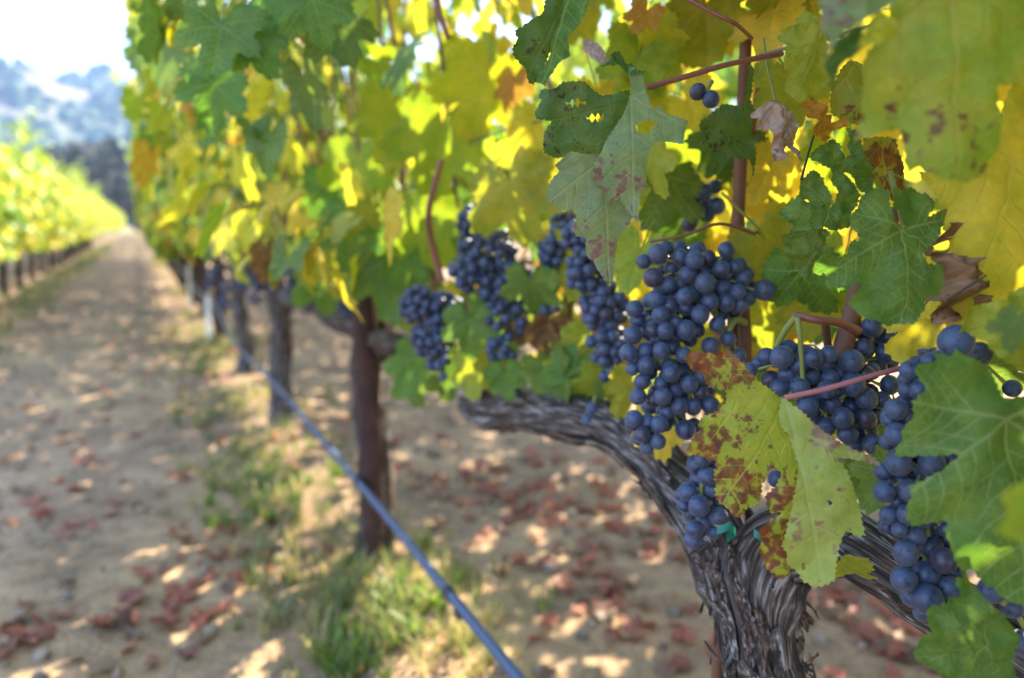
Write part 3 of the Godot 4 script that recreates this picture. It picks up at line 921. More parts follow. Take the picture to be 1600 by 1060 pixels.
func hero_leaves(v: Node3D) -> void:
	rng.seed = 404
	# the folded red-blotched leaf in front of the bunches
	var z := 0.49
	var o := own_leaf(v, "red_lobed", blade(Z(1040, 520, 2.525, [470, 255, 420, 225, 380, 195, 330, 150, 290, 105, 262, 72, 235, 58, 222, 74, 205, 72, 190, 84, 170, 68, 160, 78, 105, 72, 75, 100, 95, 145, 150, 165, 175, 215, 235, 232, 245, 265, 225, 300, 140, 345, 135, 385, 105, 400, 100, 440, 85, 485, 150, 490, 165, 505, 200, 505, 195, 560, 205, 600, 205, 660, 240, 690, 255, 715, 295, 735, 330, 700, 380, 680, 395, 650, 398, 590, 405, 550, 430, 540, 450, 560, 445, 600, 405, 650, 405, 680, 435, 725, 470, 715, 370, 790, 395, 830, 375, 870, 400, 900, 415, 940, 465, 985, 500, 970, 512, 940, 545, 800, 560, 560, 540, 400, 500, 300]), Vector2(1228, 622), Vector2(1125, 800), z + 0.004, 0.10, -0.12, 0.0, 0.05, 0.009, 8.0, 3.2), "red-blotched yellow-green leaf folded over in front of the grapes")
	piece(o, "folded_lobe", blade(Z(1040, 520, 2.525, [462, 248, 448, 330, 452, 372, 478, 400, 505, 470, 520, 520, 505, 600, 492, 680, 470, 770, 450, 840, 478, 870, 480, 920, 520, 950, 545, 990, 610, 1000, 660, 975, 668, 890, 680, 850, 700, 800, 715, 785, 765, 808, 790, 800, 770, 700, 740, 610, 700, 520, 710, 495, 780, 510, 843, 527, 822, 490, 750, 462, 680, 425, 620, 385, 540, 310]), Vector2(1228, 622), Vector2(1285, 915), z - 0.006, -0.16, -0.05, 0.0, -0.04, 0.010, 9.0, 2.8, [Z(1040, 520, 2.525, [628, 655, 640, 648, 655, 670, 642, 680]), Z(1040, 520, 2.525, [538, 915, 548, 908, 553, 935, 542, 940])]), M.pale_lime0)
	piece(o, "petiole", tube(smooth_path(path3([at(1226, 622, z), at(1290, 608, z - 0.003), at(1360, 588, z - 0.004), at(1418, 572, z + 0.004), at(1470, 548, z + 0.03)]), 6), [0.0019, 0.0016, 0.0021], 8), M.pink)
	# the grey-green leaf folded lengthwise, left of the reddish cane
	z = 0.50
	o = own_leaf(v, "dark_blotched", blade(V([985, 140, 940, 150, 915, 130, 880, 127, 868, 138, 843, 137, 838, 150, 845, 155, 835, 175, 838, 188, 862, 190, 850, 205, 848, 225, 850, 240, 870, 246, 895, 240, 932, 248, 955, 225, 980, 180]), Vector2(985, 160), Vector2(850, 190), z + 0.022, -0.15, 0.05, 0.05, 0.0, 0.008, 8.0, 1.8, [V([882, 158, 918, 160, 915, 166, 885, 164]), V([915, 182, 944, 180, 942, 189, 918, 188])]), "grey-green leaf folded lengthwise with dark red blotches on its upper lobe")
	piece(o, "folded_lobe", blade(V([975, 105, 985, 130, 985, 150, 973, 180, 950, 213, 940, 235, 928, 255, 926, 280, 929, 293, 940, 290, 945, 305, 950, 322, 957, 314, 968, 312, 978, 325, 990, 342, 998, 348, 998, 325, 1004, 300, 1012, 290, 1009, 262, 1015, 238, 1022, 222, 1045, 222, 1068, 227, 1070, 205, 1076, 190, 1058, 184, 1040, 178, 1030, 164, 1020, 172, 1010, 145, 1004, 118, 990, 106]), Vector2(985, 150), Vector2(990, 345), z - 0.004, -0.14, 0.08, 0.0, 0.05, 0.007, 9.0, 1.3, [V([996, 206, 1004, 190, 1012, 188, 1026, 194, 1018, 203, 1004, 209])]), M.pale0)
	piece(o, "lower_lobe", blade(V([936, 240, 912, 240, 893, 235, 880, 246, 868, 257, 876, 265, 862, 280, 853, 312, 872, 322, 875, 331, 890, 326, 902, 332, 893, 360, 900, 370, 915, 372, 916, 398, 928, 410, 938, 430, 950, 450, 957, 445, 962, 410, 966, 375, 984, 350, 992, 330, 975, 320, 950, 290, 945, 262]), Vector2(940, 250), Vector2(952, 448), z + 0.012, 0.10, 0.06, 0.1, 0.0, 0.006, 9.0, 1.6), M.pale2)
	piece(o, "curled_tip", blade(V([935, 103, 952, 96, 954, 82, 968, 80, 978, 95, 992, 104, 1010, 112, 1000, 118, 985, 117, 970, 106, 950, 104]), Vector2(985, 112), Vector2(936, 102), z - 0.008, 0.2, -0.5, 0.0, 0.0, 0.005, 8.0, 0.8), M.dark_blotched1)
	piece(o, "dry_tip", blade(V([950, 98, 935, 100, 920, 88, 910, 76, 913, 58, 930, 66, 945, 80]), Vector2(950, 95), Vector2(912, 62), z - 0.004, -0.2, -0.3, 0.0, 0.0, 0.003, 6.0, 0.8), M.mauve0)
	# leaf at the top with a bluish sheen band, folded
	o = own_leaf(v, "dark_blotched", blade(V([870, -30, 848, 5, 846, 22, 828, 34, 805, 45, 808, 62, 798, 78, 804, 92, 820, 104, 826, 128, 836, 132, 848, 110, 862, 80, 880, 40, 895, -10]), Vector2(890, -20), Vector2(822, 125), 0.56, 0.25, 0.0, 0.0, 0.0, 0.008, 9.0, 2.4), "dark green leaf with maroon blotches hanging from the top edge")
	piece(o, "folded_lobe", blade(V([890, -30, 880, 20, 866, 60, 858, 85, 842, 110, 838, 130, 852, 134, 858, 118, 874, 98, 890, 84, 888, 60, 905, 42, 918, 20, 930, -30]), Vector2(900, -30), Vector2(846, 132), 0.553, -0.3, -0.2, 0.0, 0.0, 0.006, 10.0, 1.2), M.green1)
	# the large fresh green leaf right of the middle
	o = own_leaf(v, "green", blade(V([1412, 352, 1410, 340, 1402, 328, 1394, 335, 1394, 320, 1397, 290, 1415, 295, 1428, 288, 1440, 297, 1462, 306, 1463, 322, 1451, 338, 1470, 328, 1490, 321, 1483, 340, 1475, 358, 1465, 378, 1442, 398, 1450, 410, 1480, 415, 1479, 432, 1476, 458, 1453, 464, 1450, 484, 1432, 506, 1412, 502, 1396, 508, 1380, 500, 1360, 496, 1346, 480, 1335, 467, 1350, 443, 1328, 444, 1302, 450, 1295, 437, 1319, 415, 1310, 405, 1328, 392, 1332, 372, 1348, 372, 1340, 360, 1332, 350, 1331, 335, 1348, 318, 1350, 302, 1370, 291, 1390, 302, 1393, 335, 1399, 348]), Vector2(1412, 357), Vector2(1418, 506), 0.465, 0.06, -0.22, 0.10, 0.05, 0.006, 8.5, 2.4), "large fresh green leaf with pale veins above the middle bunch")
	piece(o, "petiole", tube(smooth_path(path3([at(1412, 357, 0.467), at(1408, 335, 0.475), at(1400, 305, 0.49), at(1392, 270, 0.53)]), 5), [0.0015, 0.0018], 7), M.stem)
	o = own_leaf(v, "green", blade(V([1322, 248, 1314, 236, 1314, 224, 1302, 215, 1292, 222, 1275, 232, 1267, 245, 1280, 256, 1292, 262, 1303, 272, 1325, 270, 1345, 300, 1362, 306, 1366, 288, 1368, 262, 1358, 256, 1352, 236, 1345, 206, 1325, 197, 1330, 220, 1329, 238]), Vector2(1322, 249), Vector2(1355, 296), 0.505, 0.1, 0.25, 0.12, 0.0, 0.006, 8.0, 2.2), "small deep green leaf, uppermost of the green pair")
	o = own_leaf(v, "green", blade(V([1299, 324, 1304, 316, 1298, 300, 1292, 285, 1283, 264, 1268, 265, 1253, 283, 1252, 300, 1240, 312, 1231, 320, 1218, 336, 1225, 345, 1240, 350, 1245, 362, 1268, 360, 1290, 356, 1298, 360, 1318, 360, 1336, 353, 1330, 336, 1342, 322, 1346, 305, 1340, 285, 1325, 268, 1308, 262, 1302, 275, 1306, 296, 1306, 312]), Vector2(1299, 326), Vector2(1222, 338), 0.485, -0.05, 0.1, 0.16, 0.05, 0.008, 8.0, 2.2, [V([1255, 308, 1266, 311, 1266, 316, 1258, 314])]), "deep green leaf with torn holes left of the large fresh leaf")
	piece(o, "lower_lobe", blade(V([1245, 358, 1230, 366, 1222, 372, 1228, 390, 1222, 400, 1232, 415, 1245, 425, 1256, 438, 1268, 432, 1275, 412, 1284, 395, 1292, 376, 1300, 362, 1280, 356]), Vector2(1290, 358), Vector2(1250, 432), 0.49, 0.0, 0.5, 0.1, 0.0, 0.006, 8.0, 1.8), M.green2)
	# the big soft leaf close to the lens at right and the one below it
	o = own_leaf(v, "green", blade(V([1427, 573, 1450, 566, 1470, 562, 1470, 549, 1484, 551, 1495, 555, 1501, 541, 1513, 552, 1526, 559, 1545, 568, 1563, 579, 1568, 600, 1573, 621, 1600, 618, 1640, 600, 1700, 620, 1720, 720, 1700, 840, 1690, 930, 1640, 955, 1600, 952, 1577, 930, 1555, 921, 1541, 897, 1515, 899, 1498, 879, 1492, 845, 1495, 819, 1447, 831, 1436, 817, 1430, 797, 1441, 777, 1436, 763, 1460, 748, 1487, 735, 1502, 711, 1460, 716, 1417, 716, 1429, 689, 1425, 675, 1436, 653, 1430, 627, 1453, 607]), Vector2(1572, 655), Vector2(1620, 930), 0.405, -0.05, -0.1, 0.16, 0.08, 0.010, 14.0, 3.2), "big soft green leaf covering the right bunch")
	o = own_leaf(v, "green", blade(V([1509, 913, 1526, 904, 1538, 925, 1549, 944, 1583, 972, 1594, 995, 1592, 1026, 1597, 1060, 1590, 1110, 1500, 1110, 1475, 1060, 1441, 1046, 1439, 1032, 1447, 1003, 1458, 984, 1456, 961, 1481, 950, 1507, 947]), Vector2(1540, 1010), Vector2(1445, 1040), 0.42, 0.1, 0.2, 0.1, 0.1, 0.009, 12.0, 2.6), "green leaf at the bottom right corner under the bunch")
	# the very near blurred leaf at the top right and its folded flaps
	o = own_leaf(v, "olive", blade(V([1400, -60, 1398, 40, 1372, 66, 1358, 76, 1352, 110, 1350, 150, 1350, 180, 1340, 218, 1360, 214, 1378, 206, 1412, 200, 1412, 250, 1420, 272, 1436, 262, 1455, 276, 1480, 284, 1512, 287, 1545, 270, 1560, 245, 1573, 222, 1568, 170, 1560, 135, 1590, 130, 1625, 118, 1700, 90, 1700, -60]), Vector2(1490, -30), Vector2(1490, 285), 0.345, -0.1, 0.12, 0.15, 0.0, 0.009, 16.0, 3.0), "very near blurred leaf with red-blotched edge at the top right")
	piece(o, "folded_lobe", blade(V([1290, -50, 1284, 20, 1283, 42, 1292, 60, 1291, 95, 1303, 75, 1312, 56, 1340, 38, 1375, 18, 1405, 0, 1440, -50]), Vector2(1420, -20), Vector2(1288, 70), 0.315, -0.1, 0.1, 0.0, 0.1, 0.006, 14.0, 2.2), M.pale0)
	piece(o, "under_lobe", blade(V([1345, 36, 1312, 56, 1303, 72, 1290, 98, 1295, 120, 1293, 146, 1304, 130, 1318, 100, 1345, 80, 1352, 60]), Vector2(1345, 45), Vector2(1293, 140), 0.335, 0.0, 0.0, 0.0, 0.1, 0.006, 14.0, 2.2), M.dark_blotched1)
	piece(o, "curled_tip", blade(V([1378, 14, 1400, 30, 1409, 44, 1400, 58, 1370, 70, 1338, 76, 1348, 55, 1360, 32]), Vector2(1378, 18), Vector2(1345, 74), 0.318, 0.2, 0.1, 0.0, 0.1, 0.004, 14.0, 1.2), M.yellow1)
	own_leaf(v, "yellow", blade(V([1440, 262, 1470, 300, 1488, 326, 1480, 400, 1490, 450, 1478, 492, 1440, 508, 1396, 538, 1402, 552, 1424, 574, 1452, 548, 1500, 542, 1560, 536, 1640, 560, 1740, 520, 1740, 130, 1640, 110, 1580, 128, 1560, 200, 1500, 270]), Vector2(1590, 250), Vector2(1500, 520), 0.475, 0.0, 0.0, 0.08, 0.06, 0.010, 16.0, 3.2), "broad yellow leaf filling the right edge")
	own_leaf(v, "lime", blade(V([1520, 480, 1560, 470, 1640, 430, 1700, 500, 1690, 600, 1600, 585, 1560, 560, 1540, 530, 1510, 520]), Vector2(1640, 520), Vector2(1525, 500), 0.43, 0.0, 0.0, 0.08, 0.06, 0.010, 16.0, 3.2))
	# dried leaves
	own_leaf(v, "brown", blade(V([1497, 347, 1477, 350, 1470, 372, 1460, 387, 1466, 402, 1475, 410, 1482, 427, 1475, 460, 1490, 474, 1504, 502, 1530, 495, 1552, 484, 1562, 472, 1548, 452, 1556, 434, 1536, 428, 1520, 420, 1505, 402, 1488, 396, 1478, 380, 1498, 366]), Vector2(1470, 380), Vector2(1545, 478), 0.468, 0.25, -0.15, 0.35, 0.1, 0.028, 13.0, 1.8), "crumpled dry brown leaf right of the large fresh leaf")
	o = own_leaf(v, "mauve", blade(V([1182, 172, 1198, 160, 1212, 155, 1225, 172, 1245, 195, 1252, 228, 1256, 252, 1246, 250, 1239, 228, 1232, 228, 1228, 252, 1210, 250, 1212, 225, 1200, 200, 1188, 200, 1190, 186]), Vector2(1212, 158), Vector2(1245, 248), 0.53, 0.2, 0.0, 0.3, 0.0, 0.012, 9.0, 1.8), "withered mauve-brown leaf hanging beside the stake")
	piece(o, "petiole", tube(path3([at(1212, 158, 0.53), at(1205, 130, 0.535), at(1197, 95, 0.55), at(1194, 60, 0.57)]), [0.0007, 0.0009], 6), M.stem)
	own_leaf(v, "orange", blade(V([1253, 158, 1270, 150, 1280, 166, 1296, 180, 1312, 186, 1326, 178, 1330, 196, 1312, 200, 1302, 206, 1292, 224, 1276, 214, 1268, 190]), Vector2(1275, 155), Vector2(1300, 218), 0.55, 0.2, 0.0, 0.25, 0.0, 0.012, 9.0, 1.8), "curled orange leaf under the pale green leaf")
	own_leaf(v, "lime", blade(V([1218, 55, 1232, 40, 1246, 36, 1250, 22, 1262, 12, 1276, 24, 1282, 45, 1292, 62, 1292, 95, 1302, 112, 1290, 130, 1282, 146, 1262, 150, 1252, 166, 1240, 158, 1228, 140, 1230, 112, 1222, 92, 1228, 70]), Vector2(1290, 20), Vector2(1240, 160), 0.50, 0.1, 0.1, 0.1, 0.0, 0.008, 8.0, 2.2), "pale green translucent leaf left of the near blurred leaf")
	o = own_leaf(v, "dark_blotched", blade(V([1132, 160, 1110, 178, 1092, 195, 1102, 206, 1094, 228, 1112, 240, 1126, 252, 1122, 280, 1136, 258, 1146, 242, 1160, 250, 1172, 248, 1178, 282, 1184, 240, 1176, 190, 1180, 110, 1166, 98, 1168, 130, 1160, 166]), Vector2(1165, 150), Vector2(1150, 252), 0.60, 0.15, 0.1, 0.2, 0.0, 0.008, 8.0, 2.0), "narrow folded green leaf in front of the thin brown stake")
	own_leaf(v, "blotched", blade(V([1295, 150, 1310, 110, 1332, 90, 1350, 100, 1352, 160, 1340, 215, 1372, 215, 1412, 215, 1420, 270, 1425, 300, 1400, 320, 1378, 300, 1350, 250, 1345, 200, 1320, 190, 1300, 175]), Vector2(1340, 95), Vector2(1400, 310), 0.56, 0.1, 0.1, 0.1, 0.0, 0.010, 10.0, 2.2))
	# smaller leaves around the fruit, placed by stalk and tip
	for L in [["lime", 1000, 395, 975, 468, 0.70, 0.0, 0.3], ["yellow", 1040, 660, 985, 690, 0.72, 0.02, 0.2], ["lime", 985, 600, 965, 650, 0.78, 0.0, -0.3], ["green", 1255, 420, 1290, 505, 0.64, 0.01, 0.4], ["lime", 1200, 380, 1255, 470, 0.68, 0.02, -0.2], ["lime", 1270, 470, 1262, 545, 0.69, 0.0, 0.2], ["green", 1395, 740, 1350, 790, 0.56, 0.02, 0.3], ["green", 1320, 720, 1345, 770, 0.62, 0.0, -0.3], ["lime", 1310, 880, 1320, 915, 0.53, 0.02, 0.4], ["green", 830, 440, 835, 500, 0.98, 0.03, 0.5], ["lime", 905, 420, 895, 480, 1.0, 0.0, 0.2], ["lime", 925, 540, 905, 620, 0.97, 0.0, 0.1], ["green", 880, 590, 850, 610, 0.95, 0.05, 0.5], ["green", 733, 500, 735, 565, 1.06, 0.0, 0.0], ["brown", 835, 510, 850, 565, 1.05, 0.02, 0.6], ["brown", 855, 505, 835, 545, 1.03, 0.02, -0.6], ["yellow", 850, 215, 825, 320, 1.0, 0.0, 0.1], ["lime", 800, 290, 830, 395, 1.0, 0.0, 0.15], ["yellow", 760, 120, 730, 220, 1.15, 0.02, -0.2], ["lime", 690, 200, 660, 310, 1.2, 0.02, 0.3], ["lime", 615, 170, 605, 260, 1.3, 0.0, -0.3],
			["green", 345, 38, 330, 116, 0.82, -0.02, 0.2], ["green", 385, 60, 430, 122, 0.84, 0.0, -0.3], ["green", 490, 0, 508, 82, 0.80, 0.0, 0.2], ["green", 440, -30, 450, 60, 0.86, 0.0, 0.6], ["green", 300, 0, 300, 70, 1.0, 0.03, 0.4], ["green", 262, 60, 262, 150, 1.35, 0.0, 0.5], ["green", 245, 10, 215, 60, 1.45, 0.0, -0.4], ["green", 335, 130, 320, 210, 0.98, 0.0, 0.3], ["green", 520, 30, 560, 110, 0.9, 0.0, -0.4], ["green", 640, 380, 600, 450, 1.35, 0.0, 0.4], ["lime", 660, 330, 690, 420, 1.3, 0.0, 0.2], ["green", 610, 400, 620, 500, 1.4, 0.0, 0.1], ["green", 640, 590, 650, 640, 1.5, 0.0, 0.6], ["green", 500, 430, 520, 500, 1.75, 0.0, -0.3], ["lime", 760, 600, 720, 640, 1.25, 0.0, 0.3]]:
		one_leaf(v, L[0], Vector2(L[1], L[2]), Vector2(L[3], L[4]), L[5], L[6], L[7])
	# leaves right behind the fruit zone
	for L in [["orange", 1010, 20, 990, 60, 0.72, 0.0, 0.2], ["lime", 1320, 400, 1300, 480, 0.66, 0.0, 0.2], ["yellow", 1440, 490, 1420, 560, 0.53, 0.0, 0.2], ["green", 1590, 500, 1570, 545, 0.36, 0.0, 0.5], ["lime", 1200, 490, 1215, 555, 0.84, 0.02, 0.2], ["green", 1290, 460, 1280, 535, 0.80, 0.0, -0.2], ["lime", 1370, 440, 1385, 510, 0.74, 0.02, 0.2], ["green", 1430, 530, 1440, 600, 0.66, 0.02, 0.2], ["lime", 1120, 540, 1090, 610, 0.88, 0.02, -0.3], ["green", 1180, 610, 1200, 680, 0.80, 0.02, 0.3], ["green", 1300, 610, 1290, 690, 0.72, 0.02, 0.3], ["lime", 1040, 500, 1010, 560, 0.92, 0.02, 0.3], ["green", 1400, 650, 1400, 730, 0.62, 0.02, -0.3], ["green", 1530, 570, 1540, 640, 0.55, 0.02, 0.2]]:
		one_leaf(v, L[0], Vector2(L[1], L[2]), Vector2(L[3], L[4]), L[5], L[6], L[7])
	for k in 46:
		var zz := rf(0.74, 1.15)
		var j := Vector2(rf(900, 1360), rf(-30, 400))
		if j.x > 1180 and j.y < 150: zz = rf(0.62, 0.8)
		one_leaf(v, ["lime", "yellow", "lime", "yellow", "lime", "green"][k % 6], j, j + Vector2(rf(-0.5, 0.5), rf(0.5, 1.0)).normalized() * rf(0.038, 0.056) / zz * FPX, zz, rf(-0.03, 0.03), rf(-1.0, 1.0))
	for L in [["green", 905, 575, 880, 640, 0.94, 0.0, 0.3], ["lime", 748, 575, 738, 632, 1.1, 0.0, 0.3], ["green", 712, 555, 698, 615, 1.15, 0.0, -0.3], ["green", 790, 585, 800, 632, 1.03, 0.0, 0.4], ["lime", 775, 560, 762, 612, 1.06, 0.0, -0.4], ["lime", 940, 590, 925, 650, 0.93, 0.0, -0.3], ["green", 850, 585, 835, 625, 0.98, 0.03, 0.4], ["green", 655, 560, 630, 620, 1.35, 0.0, 0.3], ["green", 690, 575, 700, 625, 1.3, 0.0, -0.4], ["lime", 520, 400, 530, 470, 1.6, 0.0, 0.3], ["green", 550, 350, 540, 430, 1.5, 0.0, 0.2], ["lime", 590, 330, 600, 400, 1.45, 0.0, -0.3], ["lime", 560, 250, 555, 330, 1.45, 0.0, 0.3], ["green", 530, 300, 520, 380, 1.5, 0.0, 0.1]]:
		one_leaf(v, L[0], Vector2(L[1], L[2]), Vector2(L[3], L[4]), L[5], L[6], L[7])
	# canes, stalks and tendrils
	cane(v, [[1012, 136, 0.505], [1070, 120, 0.51], [1140, 100, 0.52], [1222, 84, 0.54]], 0.0017, 0.0019, M.redcane)
	cane(v, [[1060, -10, 0.58], [1110, 18, 0.57], [1150, 38, 0.57], [1175, 60, 0.6]], 0.0017, 0.0014, M.redcane)
	cane(v, [[1015, 378, 0.66], [1070, 368, 0.65], [1125, 350, 0.65], [1180, 366, 0.66]], 0.0011, 0.0016, M.cane)
	cane(v, [[1240, 492, 0.57], [1275, 500, 0.56], [1310, 504, 0.57], [1342, 518, 0.58]], 0.0028, 0.0034, M.redcane)
	cane(v, [[1312, 590, 0.60], [1318, 545, 0.60], [1330, 500, 0.60], [1345, 440, 0.61], [1400, 330, 0.62]], 0.009, 0.006, M.cane)
	cane(v, [[1296, 560, 0.61], [1292, 525, 0.6], [1290, 503, 0.585]], 0.0035, 0.003, M.cane)
	cane(v, [[1255, 600, 0.57], [1252, 550, 0.565], [1250, 520, 0.56], [1246, 496, 0.56]], 0.0018, 0.0022, M.stem)
	cane(v, [[1212, 545, 0.585], [1228, 515, 0.575], [1245, 495, 0.565]], 0.0022, 0.0026, M.stem)
	cane(v, [[1135, 560, 0.66], [1138, 520, 0.655], [1150, 500, 0.66], [1165, 505, 0.67]], 0.0026, 0.003, M.stem)
	cane(v, [[1162, 620, 0.70], [1164, 540, 0.69], [1162, 490, 0.69], [1158, 420, 0.70]], 0.007, 0.005, M.cane)
	cane(v, [[1252, 282, 0.55], [1262, 245, 0.555], [1272, 212, 0.56]], 0.0009, 0.0007, M.dark_wire, "tendril")
	cane(v, [[1480, 470, 0.46], [1510, 450, 0.455], [1542, 430, 0.45]], 0.0008, 0.0006, M.dark_wire, "tendril")
	cane(v, [[690, 440, 1.1], [675, 380, 1.1], [670, 330, 1.08], [690, 250, 1.05]], 0.005, 0.004, M.redcane)
	cane(v, [[700, 60, 0.95], [690, 30, 0.95], [680, -20, 0.96]], 0.003, 0.003, M.redcane)

func hero_vine() -> Node3D:
	var t := 0.49
	var v := near_vine(0, t, "gnarled grapevine with shaggy grey trunk nearest the camera, leaves turning yellow", 250, 800)
	rng.seed = 12
	var base := v.position
	var trunk := smooth_path(path3([base + Vector3(0.01, -0.04, 0), base + Vector3(0, 0.12, 0.01), at(1200, 1120, 0.66), at(1194, 1040, 0.66), at(1184, 960, 0.665), at(1176, 890, 0.67), at(1172, 850, 0.67), at(1172, 828, 0.67)]), 14)
	var tr := [0.040, 0.034, 0.031, 0.031, 0.034, 0.040, 0.036, 0.016]
	var arm_l := smooth_path(path3([at(1180, 1010, 0.665), at(1162, 910, 0.672), at(1128, 830, 0.695), at(1100, 790, 0.715), at(1060, 755, 0.75), at(1015, 712, 0.80), at(960, 672, 0.88), at(890, 652, 0.97), at(830, 640, 1.07), at(785, 634, 1.13), at(748, 626, 1.18), at(738, 618, 1.20)]), 14)
	var lr := [0.018, 0.030, 0.033, 0.031, 0.024, 0.021, 0.023, 0.030, 0.026, 0.035, 0.031, 0.016]
	var arm_r := smooth_path(path3([at(1200, 1010, 0.655), at(1196, 920, 0.652), at(1215, 865, 0.645), at(1250, 846, 0.632), at(1310, 850, 0.61), at(1390, 890, 0.575), at(1480, 950, 0.54), at(1600, 1030, 0.49), at(1800, 1160, 0.43)]), 14)
	var rr := [0.016, 0.028, 0.030, 0.028, 0.024, 0.021, 0.020, 0.020, 0.018]
	wood(v, trunk, tr, [[arm_l, lr], [arm_r, rr]], 56, M.bark0, 2.0)
	for k in 110:
		var f0 := rf(0.0, 0.86)
		var o := put(v, "bark_strip", strip_on(trunk, tr, rf(0, TAU), f0, minf(f0 + rf(0.05, 0.24), 0.98), rf(0.004, 0.013), rf(0.0, 0.014) if rng.randf() < 0.5 else 0.0, rf(0.0, 0.018) if rng.randf() < 0.6 else 0.0), M["bark" + str(rng.randi() % 3)])
		o.position = -v.position
	for k in 26:
		var f0 := rf(0.22, 0.8)
		var o := put(v, "bark_strip", strip_on(arm_l, lr, rf(0, TAU), f0, minf(f0 + rf(0.1, 0.25), 0.97), rf(0.005, 0.013), rf(0.0, 0.006), rf(0.0, 0.008)), M["bark" + str(rng.randi() % 3)])
		o.position = -v.position
	for k in 16:
		var f0 := rf(0.3, 0.8)
		var o := put(v, "bark_strip", strip_on(arm_r, rr, rf(0, TAU), f0, minf(f0 + rf(0.1, 0.25), 0.97), rf(0.004, 0.009), rf(0.0, 0.003), rf(0.0, 0.004)), M["bark" + str(rng.randi() % 3)])
		o.position = -v.position
	hero_leaves(v)
	return v

func bunches() -> void:
	rng.seed = 55
	var g := func(ox: float, oy: float, sc: float, a: Array) -> Array:
		var o := []
		for i in range(0, a.size(), 3): o.append([ox + a[i] / sc, oy + a[i + 1] / sc, a[i + 2] / sc])
		return o
	var A: Array = g.call(940, 360, 3.533, [310, 130, 55, 360, 100, 42, 233, 173, 42, 285, 262, 55, 365, 303, 50, 440, 295, 42, 300, 383, 52, 570, 290, 56, 515, 165, 52, 690, 110, 48, 662, 215, 48, 690, 165, 38, 740, 205, 40, 785, 265, 45, 673, 320, 50, 902, 330, 60, 458, 368, 48, 770, 408, 48, 183, 435, 48, 200, 497, 45, 325, 470, 50, 258, 472, 42, 172, 578, 52, 280, 553, 38, 355, 555, 48, 470, 550, 55, 545, 465, 52, 148, 678, 50, 240, 668, 48, 330, 665, 48, 250, 745, 50, 172, 765, 40, 225, 835, 48, 200, 918, 47, 180, 1040, 48, 385, 790, 52, 485, 850, 50, 412, 882, 48, 330, 845, 42, 338, 918, 50, 285, 935, 45, 432, 975, 48, 360, 1005, 42, 505, 975, 48, 600, 965, 52, 600, 395, 48, 690, 400, 50, 600, 640, 50, 455, 690, 45, 545, 815, 42, 700, 600, 45, 760, 690, 40, 640, 520, 45])
	A.append_array(g.call(960, 620, 2.409, [125, 95, 30, 105, 145, 32, 165, 170, 30, 122, 192, 28, 170, 105, 33, 268, 125, 38, 300, 110, 30]))
	bunch("largest grape bunch, left of the folded red-blotched leaf", 0.64, A, [[1075, 430, 62], [1050, 490, 66], [1130, 450, 62], [1030, 560, 50], [1075, 600, 52], [1040, 640, 48], [1010, 672, 38]], Vector2(1138, 520), 190)
	var C: Array = g.call(1040, 520, 2.525, [460, 97, 46, 482, 167, 39, 413, 185, 35, 450, 222, 38, 398, 95, 36, 372, 125, 33, 530, 215, 40, 560, 293, 45, 583, 100, 38, 630, 122, 35, 645, 85, 35, 700, 338, 42, 790, 342, 42, 735, 115, 47, 740, 205, 48, 650, 180, 35, 795, 262, 43, 885, 208, 38, 655, 285, 38, 635, 225, 36, 720, 400, 40, 800, 390, 38, 820, 440, 42, 745, 440, 40, 855, 265, 34, 690, 160, 34, 600, 250, 34, 330, 150, 32])
	bunch("middle grape bunch crossed by the pink leaf stalk", 0.565, C, [[1240, 575, 50], [1290, 600, 56], [1335, 600, 50], [1340, 660, 45], [1290, 650, 40]], Vector2(1252, 540), 125)
	bunch("small grape bunch under the large fresh green leaf", 0.59, g.call(1300, 480, 3.533, [225, 110, 60, 310, 165, 45, 370, 160, 38, 180, 230, 58, 110, 300, 68, 300, 255, 58, 250, 320, 50, 230, 190, 45, 320, 425, 50, 60, 340, 48, 150, 360, 46]), [[1365, 525, 34], [1340, 560, 34], [1380, 560, 32]], Vector2(1345, 510), 34)
	var B: Array = g.call(1300, 480, 3.533, [545, 300, 50, 475, 320, 48, 430, 350, 55, 410, 400, 46, 420, 460, 52, 485, 460, 56, 360, 565, 60, 425, 610, 54, 320, 630, 40, 360, 705, 66, 310, 745, 44, 400, 780, 46, 370, 865, 72, 285, 910, 50, 555, 870, 72, 665, 855, 50, 490, 925, 56, 390, 960, 62, 290, 1020, 60, 430, 1015, 62, 545, 960, 44])
	B.append_array(g.call(1300, 760, 3.533, [360, 85, 38, 315, 160, 52, 420, 155, 58, 300, 220, 46, 455, 270, 65, 372, 240, 42, 540, 335, 70, 620, 410, 72, 410, 370, 68, 520, 485, 72, 655, 565, 68, 400, 515, 70, 530, 625, 84, 640, 240, 44, 440, 610, 55, 500, 700, 50, 600, 680, 60, 680, 480, 56, 560, 420, 50]))
	B.append([1300 + 685 / 3.533, 480 + 190 / 3.533, 26.5, -0.03]); B.append([1300 + 815 / 3.533, 480 + 260 / 3.533, 19.0, -0.02]); B.append([1582.0, 607.0, 14.0, 0.0])
	bunch("long grape bunch at the right, partly behind the big soft leaf", 0.475, B, [[1470, 590, 68], [1436, 660, 64], [1446, 740, 68], [1448, 810, 66], [1455, 880, 60], [1458, 930, 44]], Vector2(1490, 540), 210)
	bunch("small low grape bunch against the top of the shaggy trunk", 0.625, g.call(960, 620, 2.409, [350, 300, 36, 320, 412, 42, 335, 470, 33, 300, 500, 33, 295, 540, 33, 278, 360, 38, 262, 410, 27, 390, 450, 35, 375, 505, 32, 330, 240, 30, 400, 400, 32, 370, 350, 30, 385, 290, 30, 612, 310, 34, 250, 370, 26]), [[1100, 730, 36], [1095, 790, 38], [1100, 830, 30]], Vector2(1112, 700), 36)
